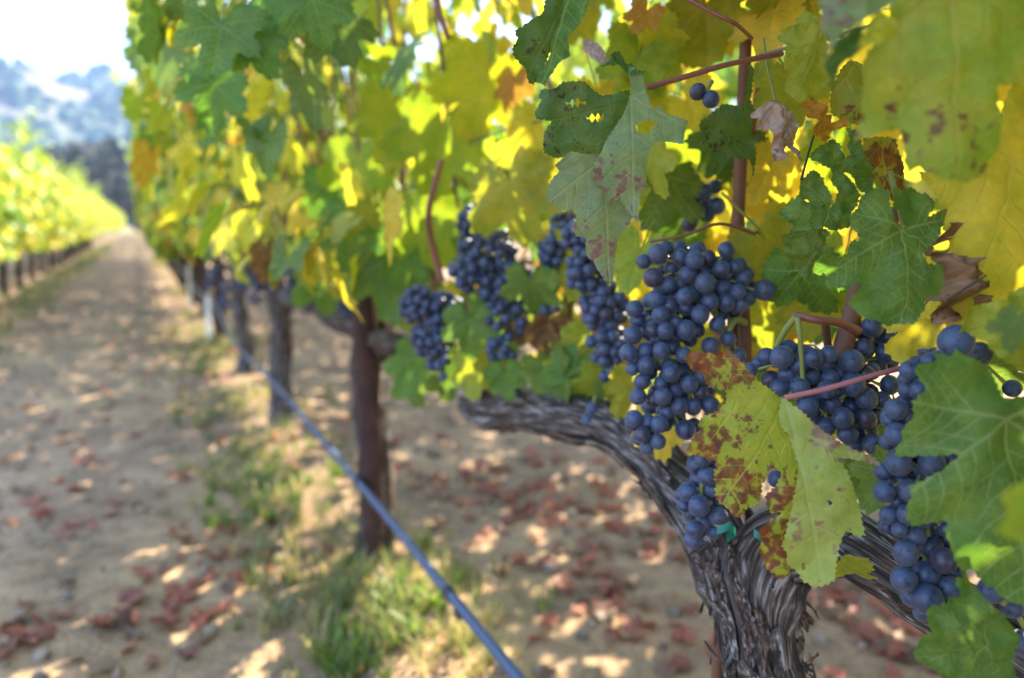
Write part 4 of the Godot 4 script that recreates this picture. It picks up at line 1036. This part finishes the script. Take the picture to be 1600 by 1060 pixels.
	bunch("pair of dark grapes dangling below the reddish cane", 0.57, [[1090.5, 143.5, 13.0], [1111.0, 155.5, 13.5]], [[1100, 150, 10]], Vector2(1112, 128), 2)
	bunch("dark backlit grape cluster left of the thin brown stake", 0.80, [[1100, 300, 14], [1088, 330, 13], [1120, 322, 14], [1105, 335, 13], [1060, 305, 12], [1078, 350, 13], [1118, 292, 11]], [[1095, 325, 26]], Vector2(1098, 285), 16)
	bunch("soft-edged grape bunch between the grey-green leaf and the largest bunch", 0.86, [], [[905, 370, 32], [918, 425, 42], [945, 480, 46], [952, 540, 40], [960, 590, 26]], Vector2(915, 340), 120, 0.0072)
	bunch("single low cluster of grapes behind the left cordon leaves", 0.88, [], [[925, 640, 18], [920, 655, 14]], Vector2(930, 620), 9, 0.0072)
	bunch("dark grape bunch at the lower right corner between two leaves", 0.45, [], [[1560, 930, 30], [1590, 960, 34], [1600, 1010, 30], [1500, 1055, 24]], Vector2(1590, 880), 34, 0.0072)
	bunch("tapering blurred grape bunch with a long tail, left of the brown dry leaf", 1.04, [], [[765, 395, 48], [735, 425, 42], [790, 445, 52], [792, 500, 42], [784, 545, 30], [780, 578, 15]], Vector2(770, 360), 170, 0.0071)
	bunch("broad blurred grape bunch left of the hanging green leaf", 1.12, [], [[658, 478, 38], [692, 488, 38], [675, 530, 38], [684, 566, 24], [692, 588, 11]], Vector2(672, 440), 130, 0.0071)
	bunch("dark blurred grape bunch high under the canopy, above the tapering one", 1.12, [], [[745, 350, 38], [740, 385, 30]], Vector2(745, 325), 60, 0.0071)
	bunch("dark blurred grapes deep in the leaves right of the yellow leaf tip", 1.0, [], [[880, 350, 28], [868, 395, 36], [850, 440, 30], [860, 480, 22]], Vector2(885, 325), 80, 0.0071)
	bunch("small blurred grape bunch at the second vine's head", 1.45, [], [[645, 400, 26], [638, 425, 20]], Vector2(650, 380), 50, 0.0071)
	bunch("dark blurred grape bunch over the reddish post", 1.75, [], [[550, 395, 28], [546, 440, 28], [542, 482, 18]], Vector2(548, 370), 90, 0.0071)
	bunch("dark blurred grape bunch left of the reddish post's vine", 1.6, [], [[575, 395, 16], [580, 420, 14]], Vector2(576, 375), 24, 0.0071)
	for q in [[500, 425, 2.0, 20, "blurred dark grape bunch, first one past the reddish post"], [462, 432, 2.3, 19, "blurred dark grape bunch, second one past the reddish post"], [432, 428, 2.55, 17, "blurred dark grape bunch just right of the third trunk"], [384, 430, 3.05, 15, "blurred dark grape bunch between the two far dark ones"], [332, 428, 3.9, 13, "small far grape bunch near the white marker stakes"]]:
		bunch(q[4], q[2], [], [[q[0], q[1], q[3]], [q[0] - 4, q[1] + q[3] * 1.2, q[3] * 0.75]], Vector2(q[0], q[1] - q[3]), 60, 0.0072)
	bunch("far dark grape bunch above the third trunk", 2.8, [], [[405, 438, 20], [398, 465, 14]], Vector2(405, 422), 70, 0.0072)
	bunch("far dark grape bunch left of the third trunk", 3.3, [], [[358, 445, 18], [352, 472, 13]], Vector2(360, 428), 70, 0.0072)

# ---------------------------------------------------------------- trellis and floor clutter
func post_at(where: Vector3, top: float, r: float, label: String) -> void:
	var v := thing("trellis_post", label, "post", where, "rust-brown trellis posts of the near row")
	put(v, "shaft", tube(smooth_path(path3([Vector3(0, -0.05, 0), Vector3(-0.004, top * 0.4, 0.003), Vector3(-0.012, top * 0.8, 0.0), Vector3(-0.018, top, 0)]), 8), [r * 1.04, r, r * 0.97], 20, 0.05, 2.0, 5.0), M.post)
	var cap := tube(path3([Vector3(-0.018, top - 0.002, 0), Vector3(-0.018, top + 0.006, 0), Vector3(-0.018, top + 0.009, 0)]), [r * 0.97, r * 0.9, r * 0.4], 20)
	put(v, "post_end", cap, M.post)
func trellis() -> void:
	post_at(Vector3(ROW_X - 0.012, 0, -1.70), 0.84, 0.026, "rust-brown trellis post beside the blue drip hose, nearest")
	post_at(Vector3(ROW_X, 0, -5.45), 0.9, 0.034, "distant rust-brown trellis post next to a white marker stake")
	post_at(Vector3(ROW_X, 0, -9.2), 0.9, 0.034, "farthest visible rust-brown trellis post of the near row")
	# thin stake at the first vine
	var top := at(1166, 60, 0.70); var foot := at(1150, 420, 0.70)
	var d := (foot - top).normalized()
	var s := thing("training_stake", "thin brown stake rising through the leaves behind the largest bunch", "stake", Vector3(foot.x, 0, foot.z))
	var full := foot + d * ((foot.y - 0.3) / -d.y)
	put(s, "shaft", tube(path3([full - s.position, foot - s.position, (foot + top) * 0.5 - s.position, top - s.position]), [0.0058, 0.0058, 0.0055], 12, 0.06, 2.0, 8.0), M.stake)
	# knot of cane tied to it
	put(s, "knot", tube(path3([at(1140, 376, 0.692) - s.position, at(1152, 370, 0.69) - s.position, at(1170, 372, 0.69) - s.position, at(1186, 364, 0.695) - s.position]), [0.002, 0.0034, 0.0026], 8, 0.2), M.dark_wire)
	# wires along the row
	for w in [[CORDON_Y - 0.012, 0.022, "cordon wire running below the right arm of the nearest vine", 0.0014], [0.93, 0.0, "dark foliage wire through the upper leaves behind the stake", 0.0013], [1.25, -0.12, "upper foliage wire on the aisle side of the near row", 0.0013]]:
		var p := PackedVector3Array()
		for k in 60:
			var t := -0.9 + 0.35 * k
			p.append(Vector3(ROW_X + w[1], w[0] - 0.006 * sin(k * 1.3), -t))
		var o := put(self, "trellis_wire", tube(p, [w[3], w[3]], 6), M.wire)
		o.set_meta("label", w[2]); o.set_meta("category", "wire"); o.set_meta("group", "wires of the near row")
	# drip hose
	var h := thing("drip_hose", "blue-grey irrigation hose strung low along the near row", "hose", Vector3(ROW_X - 0.055, 0.22, 0))
	var hp := PackedVector3Array()
	var spots := [[960, 1240], [810, 1060], [700, 925], [590, 790], [480, 660], [420, 590], [365, 535]]
	for q in spots:
		# where the line of sight meets the plane just on the aisle side of the trunks
		var dir := at(q[0], q[1], 1.0) - cam_pos
		hp.append(cam_pos + dir * ((ROW_X - 0.05) / dir.x))
	for t in [5.4, 7.0, 9.0, 12.0, 16.0, 22.0]: hp.append(Vector3(ROW_X - 0.05, 0.27 - 0.02 * sin(t * 2.0), -t))
	for k in hp.size(): hp[k] -= h.position
	put(h, "pipe", tube(smooth_path(hp, 8), [0.0085, 0.0085], 14), M.hose)
	for q in [[702, 928], [560, 755], [450, 624]]:
		var dir := at(q[0], q[1], 1.0) - cam_pos
		var c := cam_pos + dir * ((ROW_X - 0.05) / dir.x) - h.position
		var ax := (hp[3] - hp[1]).normalized()
		put(h, "coupling", tube(path3([c - ax * 0.012, c - ax * 0.008, c + ax * 0.008, c + ax * 0.012]), [0.0085, 0.0112, 0.0112, 0.0085], 14), M.fitting)
		put(h, "emitter", tube(path3([c + Vector3(0.004, -0.006, 0) - ax * 0.03, c + Vector3(0.006, -0.022, 0) - ax * 0.03, c + Vector3(0.006, -0.03, 0) - ax * 0.03]), [0.008, 0.009, 0.004], 10), M.fitting)
	# green tie tape
	for q in [[[1120, 830, 0.625], [1142, 822, 0.62], [1150, 832, 0.625], [1135, 842, 0.635], "green tie tape knotted at the head of the shaggy trunk"], [[1178, 832, 0.615], [1190, 842, 0.61], [1198, 848, 0.615], [1192, 856, 0.62], "loose green tape end under the folded red-blotched leaf"], [[744, 572, 1.18], [752, 580, 1.17], [750, 596, 1.17], [744, 612, 1.18], "teal tie tape on the far end of the left cordon arm"]]:
		var mb := MB.new()
		for k in 4:
			var c := at(q[k][0], q[k][1], q[k][2])
			var up := cU * 0.003 + cF * 0.002 * (k % 2)
			mb.vert(c - up); mb.vert(c + up)
			if k > 0: mb.quad(k * 2 - 2, k * 2 - 1, k * 2 + 1, k * 2)
		var o := put(self, "tie_tape", mb.build(), M.tie)
		o.set_meta("label", q[4]); o.set_meta("category", "tape"); o.set_meta("group", "green vine ties")
	for q in [[ROW_X - 0.09, -5.35, 0.34, "white marker stake left of the distant rust-brown post"], [ROW_X + 0.06, -5.0, 0.30, "white marker stake right of the distant rust-brown post"], [ROW_X - 0.05, -8.1, 0.42, "small far white marker stake on the hose line"]]:
		var o := thing("marker_stake", q[3], "stake", Vector3(q[0], 0, q[1]), "white marker stakes")
		put(o, "shaft", tube(path3([Vector3(0, -0.03, 0), Vector3(0, q[2] * 0.5, 0.004), Vector3(0.004, q[2], 0)]), [0.016, 0.016], 10), M.white_plastic)
		put(o, "rim", tube(path3([Vector3(0.004, q[2] - 0.01, 0), Vector3(0.004, q[2] + 0.004, 0)]), [0.019, 0.019], 10), M.white_plastic)

func clutter() -> void:
	rng.seed = 808
	# leaf litter
	var places: Array = []; var cols: Array = []
	var spots: Array = []
	for q in [[70, 800, .16], [60, 690, .3], [20, 1000, .06], [880, 770, .22], [850, 800, .2], [700, 720, .3], [800, 700, .35], [1000, 860, .2], [960, 930, .12], [990, 790, .2], [1350, 1010, .1], [1390, 980, .1], [300, 940, .08], [230, 950, .1], [1050, 1000, .1], [640, 740, .25], [920, 840, .2], [700, 790, .25], [1300, 950, .12], [360, 850, .12], [180, 620, .6], [740, 770, .2]]:
		for k in 18:
			var p := ground_at(q[0], q[1])
			spots.append([p.x + rng.randfn() * q[2] * 0.7, p.z + rng.randfn() * q[2] * 0.9, 0.8])
	for k in 1500:
		spots.append([rf(-1.6, 3.0), -pow(rng.randf(), 1.4) * 16.0 + 0.3, 0.3])
	for s in spots:
		var sc := rf(0.022, 0.042)
		places.append(Transform3D(Basis.from_euler(Vector3(-PI / 2 + rf(-0.5, 0.5), rf(0, TAU), rf(-0.4, 0.4))).scaled_local(Vector3(sc, sc * rf(0.6, 1.0), sc * rf(1.0, 2.2))), Vector3(s[0], gh(s[0], s[1]) + 0.008, s[1])))
		var c := Vector3(.46, .14, .075).lerp(Vector3(.30, .12, .07), rng.randf())
		if rng.randf() > s[2]: c = Vector3(.36, .23, .12).lerp(Vector3(.16, .09, .055), rng.randf())
		c *= rf(0.7, 1.25)
		cols.append(Color(c.x, c.y, c.z))
	var o := many(self, "leaf_litter", far_leaf_shapes[2], M.far_leaf, places, cols)
	o.set_meta("label", "red and brown fallen vine leaves scattered on the soil"); o.set_meta("category", "leaf litter")
	# straw
	var st := MB.new()
	tube_into(st, path3([Vector3(-0.5, 0, 0), Vector3(-0.15, 0.03, 0.05), Vector3(0.2, 0.02, -0.02), Vector3(0.5, 0.05, 0.04)]), [0.012, 0.014, 0.01], 3)
	places = []; cols = []
	for k in 15000:
		var x := rf(-1.7, 3.0); var z := -pow(rng.randf(), 1.5) * 12.0 + 0.3
		if noise.get_noise_2d(x * 70.0, z * 55.0) < rf(-0.5, 0.3): continue
		var L := rf(0.03, 0.10)
		places.append(Transform3D(Basis.from_euler(Vector3(rf(-0.1, 0.1), rf(0, TAU), rf(-0.12, 0.12))).scaled_local(Vector3.ONE * L), Vector3(x, gh(x, z) + 0.004, z)))
		var c := Vector3(.45, .36, .22).lerp(Vector3(.22, .17, .11), rng.randf())
		cols.append(Color(c.x, c.y, c.z))
	o = many(self, "straw", st.build(), M.tinted, places, cols)
	o.set_meta("label", "dry straw stems strewn over the vineyard soil"); o.set_meta("category", "straw")
	# clods
	var cl := MB.new()
	for k in 6:
		for s in 8:
			var la := PI * k / 5.0; var a := TAU * s / 8.0
			var p := Vector3(sin(la) * cos(a), cos(la) * 0.7, sin(la) * sin(a))
			cl.vert(p * (1.0 + 0.5 * noise.get_noise_3dv(p * 120.0)))
	for k in 5:
		for s in 8: cl.quad(k * 8 + s, k * 8 + (s + 1) % 8, (k + 1) * 8 + (s + 1) % 8, (k + 1) * 8 + s)
	places = []; cols = []
	for k in 5000:
		var x := rf(-1.7, 3.0); var z := -pow(rng.randf(), 1.5) * 12.0 + 0.3
		var s := 0.004 + 0.014 * pow(rng.randf(), 3.0)
		places.append(Transform3D(Basis.from_euler(rv(3.0)).scaled_local(Vector3.ONE * s), Vector3(x, gh(x, z) + s * 0.2, z)))
		var c := Vector3(.30, .22, .15).lerp(Vector3(.13, .10, .075), rng.randf())
		cols.append(Color(c.x, c.y, c.z))
	o = many(self, "soil_clods", cl.build(), M.tinted, places, cols)
	o.set_meta("label", "small clods of dry soil lying about"); o.set_meta("category", "soil")
	# weeds and grass
	places = []; cols = []
	var grass_at := func(x: float, z: float, h: float, lush: float) -> void:
		places.append(Transform3D(Basis(Vector3.UP, rf(0, TAU)).scaled_local(Vector3(h * rf(0.7, 1.2), h, h * rf(0.7, 1.2))), Vector3(x, gh(x, z) - 0.004, z)))
		var c := Vector3(.12, .17, .055).lerp(Vector3(.24, .27, .09), rng.randf())
		if rng.randf() > lush: c = Vector3(.42, .36, .18)
		cols.append(Color(c.x, c.y, c.z))
	for q in [[400, 770, .10, 90, .12], [380, 700, .16, 60, .1], [420, 660, .2, 60, .1], [600, 960, .07, 80, .1], [640, 1000, .08, 90, .11], [540, 1020, .07, 80, .11], [700, 1020, .07, 70, .1], [500, 950, .08, 40, .08], [690, 900, .07, 40, .08], [320, 560, .5, 80, .1], [480, 730, .12, 40, .09], [660, 880, .06, 30, .08], [300, 520, .6, 60, .1], [560, 960, .06, 50, .09]]:
		for k in int(q[3] * 0.45):
			var p := ground_at(q[0], q[1])
			grass_at.call(p.x + rng.randfn() * q[2] * 0.8, p.z + rng.randfn() * q[2] * 1.8, q[4] * rf(0.35, 0.95), 0.6)
	for k in 620:                        # a thin strip along the hose
		var z := -(0.9 + 5.5 * pow(rng.randf(), 1.3))
		var x := ROW_X - 0.16 + rng.randfn() * 0.10
		if noise.get_noise_2d(x * 60.0, z * 90.0) > -0.15: grass_at.call(x, z, rf(0.035, 0.10), 0.5)
	for k in 2600:                       # under the rows
		var row: int = [-1, -1, -1, 0, 0, 1][rng.randi() % 6]
		var z := -rf(0.3, 34.0) if row != 0 else -rf(1.2, 20.0)
		var x := ROW_X + row * ROW_GAP + rng.randfn() * 0.14
		if row == -1: x += 0.28
		if noise.get_noise_2d(x * 20.0, z * 45.0) < (-0.25 if row == -1 else 0.1): continue
		grass_at.call(x, z, rf(0.05, 0.13), 0.65 if row != -1 else 0.75)
	o = many(self, "grass", tuft_mesh(9, 3, 0.035), M.far_leaf, places, cols)
	o.set_meta("label", "thin green grass and weeds growing along the vine rows"); o.set_meta("category", "grass")
	places = []; cols = []
	for q in [[525, 1030, .05, 10], [600, 985, .05, 10], [560, 1050, .05, 8], [650, 950, .05, 8], [400, 790, .1, 12], [460, 780, .1, 8]]:
		for k in q[3]:
			var p := ground_at(q[0], q[1])
			var x: float = p.x + rng.randfn() * q[2]; var z: float = p.z + rng.randfn() * q[2]
			places.append(Transform3D(Basis(Vector3.UP, rf(0, TAU)).scaled_local(Vector3.ONE * rf(0.05, 0.09)), Vector3(x, gh(x, z), z)))
			var c := rf(0.8, 1.2)
			cols.append(Color(.17 * c, .27 * c, .05 * c))
	o = many(self, "weeds", tuft_mesh(6, 8, 0.12), M.far_leaf, places, cols)
	o.set_meta("label", "broad-leaved weeds at the foot of the nearest post"); o.set_meta("category", "weeds")

# ---------------------------------------------------------------- scene
func _ready() -> void:
	cF = Vector3(sin(yaw) * cos(pitch), -sin(pitch), -cos(yaw) * cos(pitch))
	cR = Vector3(cos(yaw), 0, sin(yaw))
	cU = cR.cross(cF)
	var cam := Camera3D.new()
	cam.name = "camera"
	cam.transform = Transform3D(Basis(cR, cU, -cF), cam_pos)
	cam.fov = rad_to_deg(2.0 * atan(530.0 / FPX))
	cam.near = 0.02; cam.far = 6000.0
	var lens := CameraAttributesPhysical.new()
	lens.frustum_focal_length = 18.0
	lens.frustum_focus_distance = 0.535
	lens.exposure_aperture = 2.4
	lens.frustum_near = 0.02; lens.frustum_far = 6000.0
	cam.attributes = lens
	cam.fov = rad_to_deg(2.0 * atan(530.0 / FPX))
	add_child(cam)
	cam.current = true
	var env := Environment.new()
	env.background_mode = Environment.BG_SKY
	var sky := Sky.new()
	var sm := ProceduralSkyMaterial.new()
	sm.sky_top_color = Color(0.56, 0.68, 0.86)
	sm.sky_horizon_color = Color(0.92, 0.95, 0.99)
	sm.sky_curve = 0.12
	sm.ground_bottom_color = Color(0.42, 0.36, 0.28); sm.ground_horizon_color = Color(0.7, 0.72, 0.72)
	sm.sky_energy_multiplier = 0.92
	sky.sky_material = sm
	env.sky = sky
	env.tonemap_mode = Environment.TONE_MAPPER_LINEAR
	env.tonemap_exposure = 5.5
	env.sdfgi_enabled = true; env.ssao_enabled = true; env.ssil_enabled = true
	env.fog_enabled = true
	env.fog_density = 0.0006
	env.fog_light_color = Color(0.66, 0.80, 1.0)
	var we := WorldEnvironment.new(); we.name = "environment"; we.environment = env
	add_child(we)
	var sun := DirectionalLight3D.new()
	sun.name = "sun"
	sun.light_energy = 1.5
	sun.light_color = Color(1.0, 0.95, 0.86)
	sun.light_angular_distance = 0.53
	sun.shadow_enabled = true
	var az := deg_to_rad(53.0); var el := deg_to_rad(41.0)
	var to_sun := Vector3(sin(az) * cos(el), sin(el), -cos(az) * cos(el))
	sun.transform = Transform3D(Basis.looking_at(-to_sun, Vector3.UP), Vector3(0, 6, 0))
	add_child(sun)

	noise.seed = 7; noise.frequency = 0.01; noise.fractal_octaves = 3
	rng.seed = 1
	make_materials()
	print("materials ", Time.get_ticks_msec())
	for k in 10: leaf_shapes.append(leaf_mesh(100 + k, 120, 7, rf(0.0, 0.25), rf(-0.12, 0.12), rf(0.04, 0.13), rf(-0.1, 0.5), true))
	for k in 4: far_leaf_shapes.append(leaf_mesh(200 + k, 20 if k < 3 else 60, 2 if k < 3 else 3, 0.15, 0.05, 0.1, 0.25, k == 3))
	grape_mesh = sphere_mesh(20, 12)
	make_ground()
	make_hills()
	make_trees()
	print("land ", Time.get_ticks_msec())

	var v := hero_vine()
	rng.seed = 21
	var info := [[1, 1.76, "grapevine behind the nearest rust-brown post", 300, 600], [2, 3.03, "grapevine with bare grey trunk, left of the nearest rust-brown post", 300, 950], [3, 4.30, "fourth grapevine of the near row, its trunk crossed by the drip hose", 300, 950]]
	for q in info:
		var n := near_vine(q[0], q[1], q[2], q[3], q[4])
		var w := simple_wood(n.position + Vector3(0.004 if q[0] == 1 else 0.0, 0, 0), [0.0, 0.02, -0.02, 0.03][q[0]], 0.24 if q[0] == 1 else 0.6)
		wood(n, w[0], [0.052, 0.042, 0.038, 0.042, 0.03], w[1], 26, M["bark" + str(q[0] % 3)], q[0] * 7.0)
		shoots(n, 8, q[1], ROW_X, 6)
		for k in 14:
			var f0 := rf(0.0, 0.7)
			var o := put(n, "bark_strip", strip_on(w[0], [0.052, 0.042, 0.038, 0.042, 0.03], rf(0, TAU), f0, f0 + rf(0.12, 0.28), rf(0.008, 0.016), 0.003, 0.006), M.bark2)
			o.position = -n.position
	shoots(v, 3, 1.05, ROW_X + 0.1, 6)
	var nv := near_vine(-1, -0.78, "grapevine at the right edge of the picture, closest to the lens", 0, 1500)
	var nw := simple_wood(nv.position, 0.02)
	wood(nv, nw[0], [0.05, 0.042, 0.038, 0.04], nw[1], 16, M.bark1, 3.0)
	print("near vines ", Time.get_ticks_msec())
	var T := [far_template(301, 0.0), far_template(302, 0.05), far_template(303, -0.05)]
	var T2 := [far_template(304, 0.12), far_template(305, 0.16), far_template(306, 0.08)]
	rng.seed = 33
	for k in 13:
		far_vine(T[k % 3], Vector3(ROW_X, 0, -(5.57 + VINE_GAP * k)), PI * (k % 2), ORD[k + 4] + " grapevine of the near row counting from the camera", "vines of the near row")
	for k in 18:
		far_vine(T2[k % 3], Vector3(ROW_X - ROW_GAP, 0, -(6.2 + VINE_GAP * k)), PI * ((k + 1) % 2), ORD[k] + " grapevine of the sunlit left row counting from the left edge", "vines of the sunlit left row", 0.9 + 0.05 * sin(k * 2.3))
	for k in 10:
		far_vine(T2[(k + 1) % 3], Vector3(ROW_X + ROW_GAP, 0, -(-0.9 + VINE_GAP * k)), PI * (k % 2), ORD[k] + " grapevine of the row behind the near row, counting from the right", "vines of the row behind the near row")
	# the far remainders of the rows read as one mass each
	for q in [[0, 22.1, 74.0, "far end of the near row, vines merging into one hedge"], [-1, 29.1, 76.0, "far end of the sunlit left row, vines merging into one hedge"], [-2, 8.0, 74.0, "next row beyond the sunlit left row, seen as one hedge"]]:
		var places: Array = []; var cols: Array = []
		var n := int((q[2] - q[1]) * 190.0)
		for k in n:
			var c := canopy_leaf(rf(q[1], q[2]), ROW_X + ROW_GAP * q[0], 0.07, 0.12, 0.3)
			places.append(c[0])
			cols.append(far_color("green" if rng.randf() > 0.6 else "lime" if rng.randf() > 0.3 else "yellow"))
		var o := many(self, "distant_vine_row", far_leaf_shapes[0], M.far_leaf, places, cols)
		o.set_meta("label", q[3]); o.set_meta("category", "vine row")
	bunches()
	trellis()
	clutter()
	print("all ", Time.get_ticks_msec())
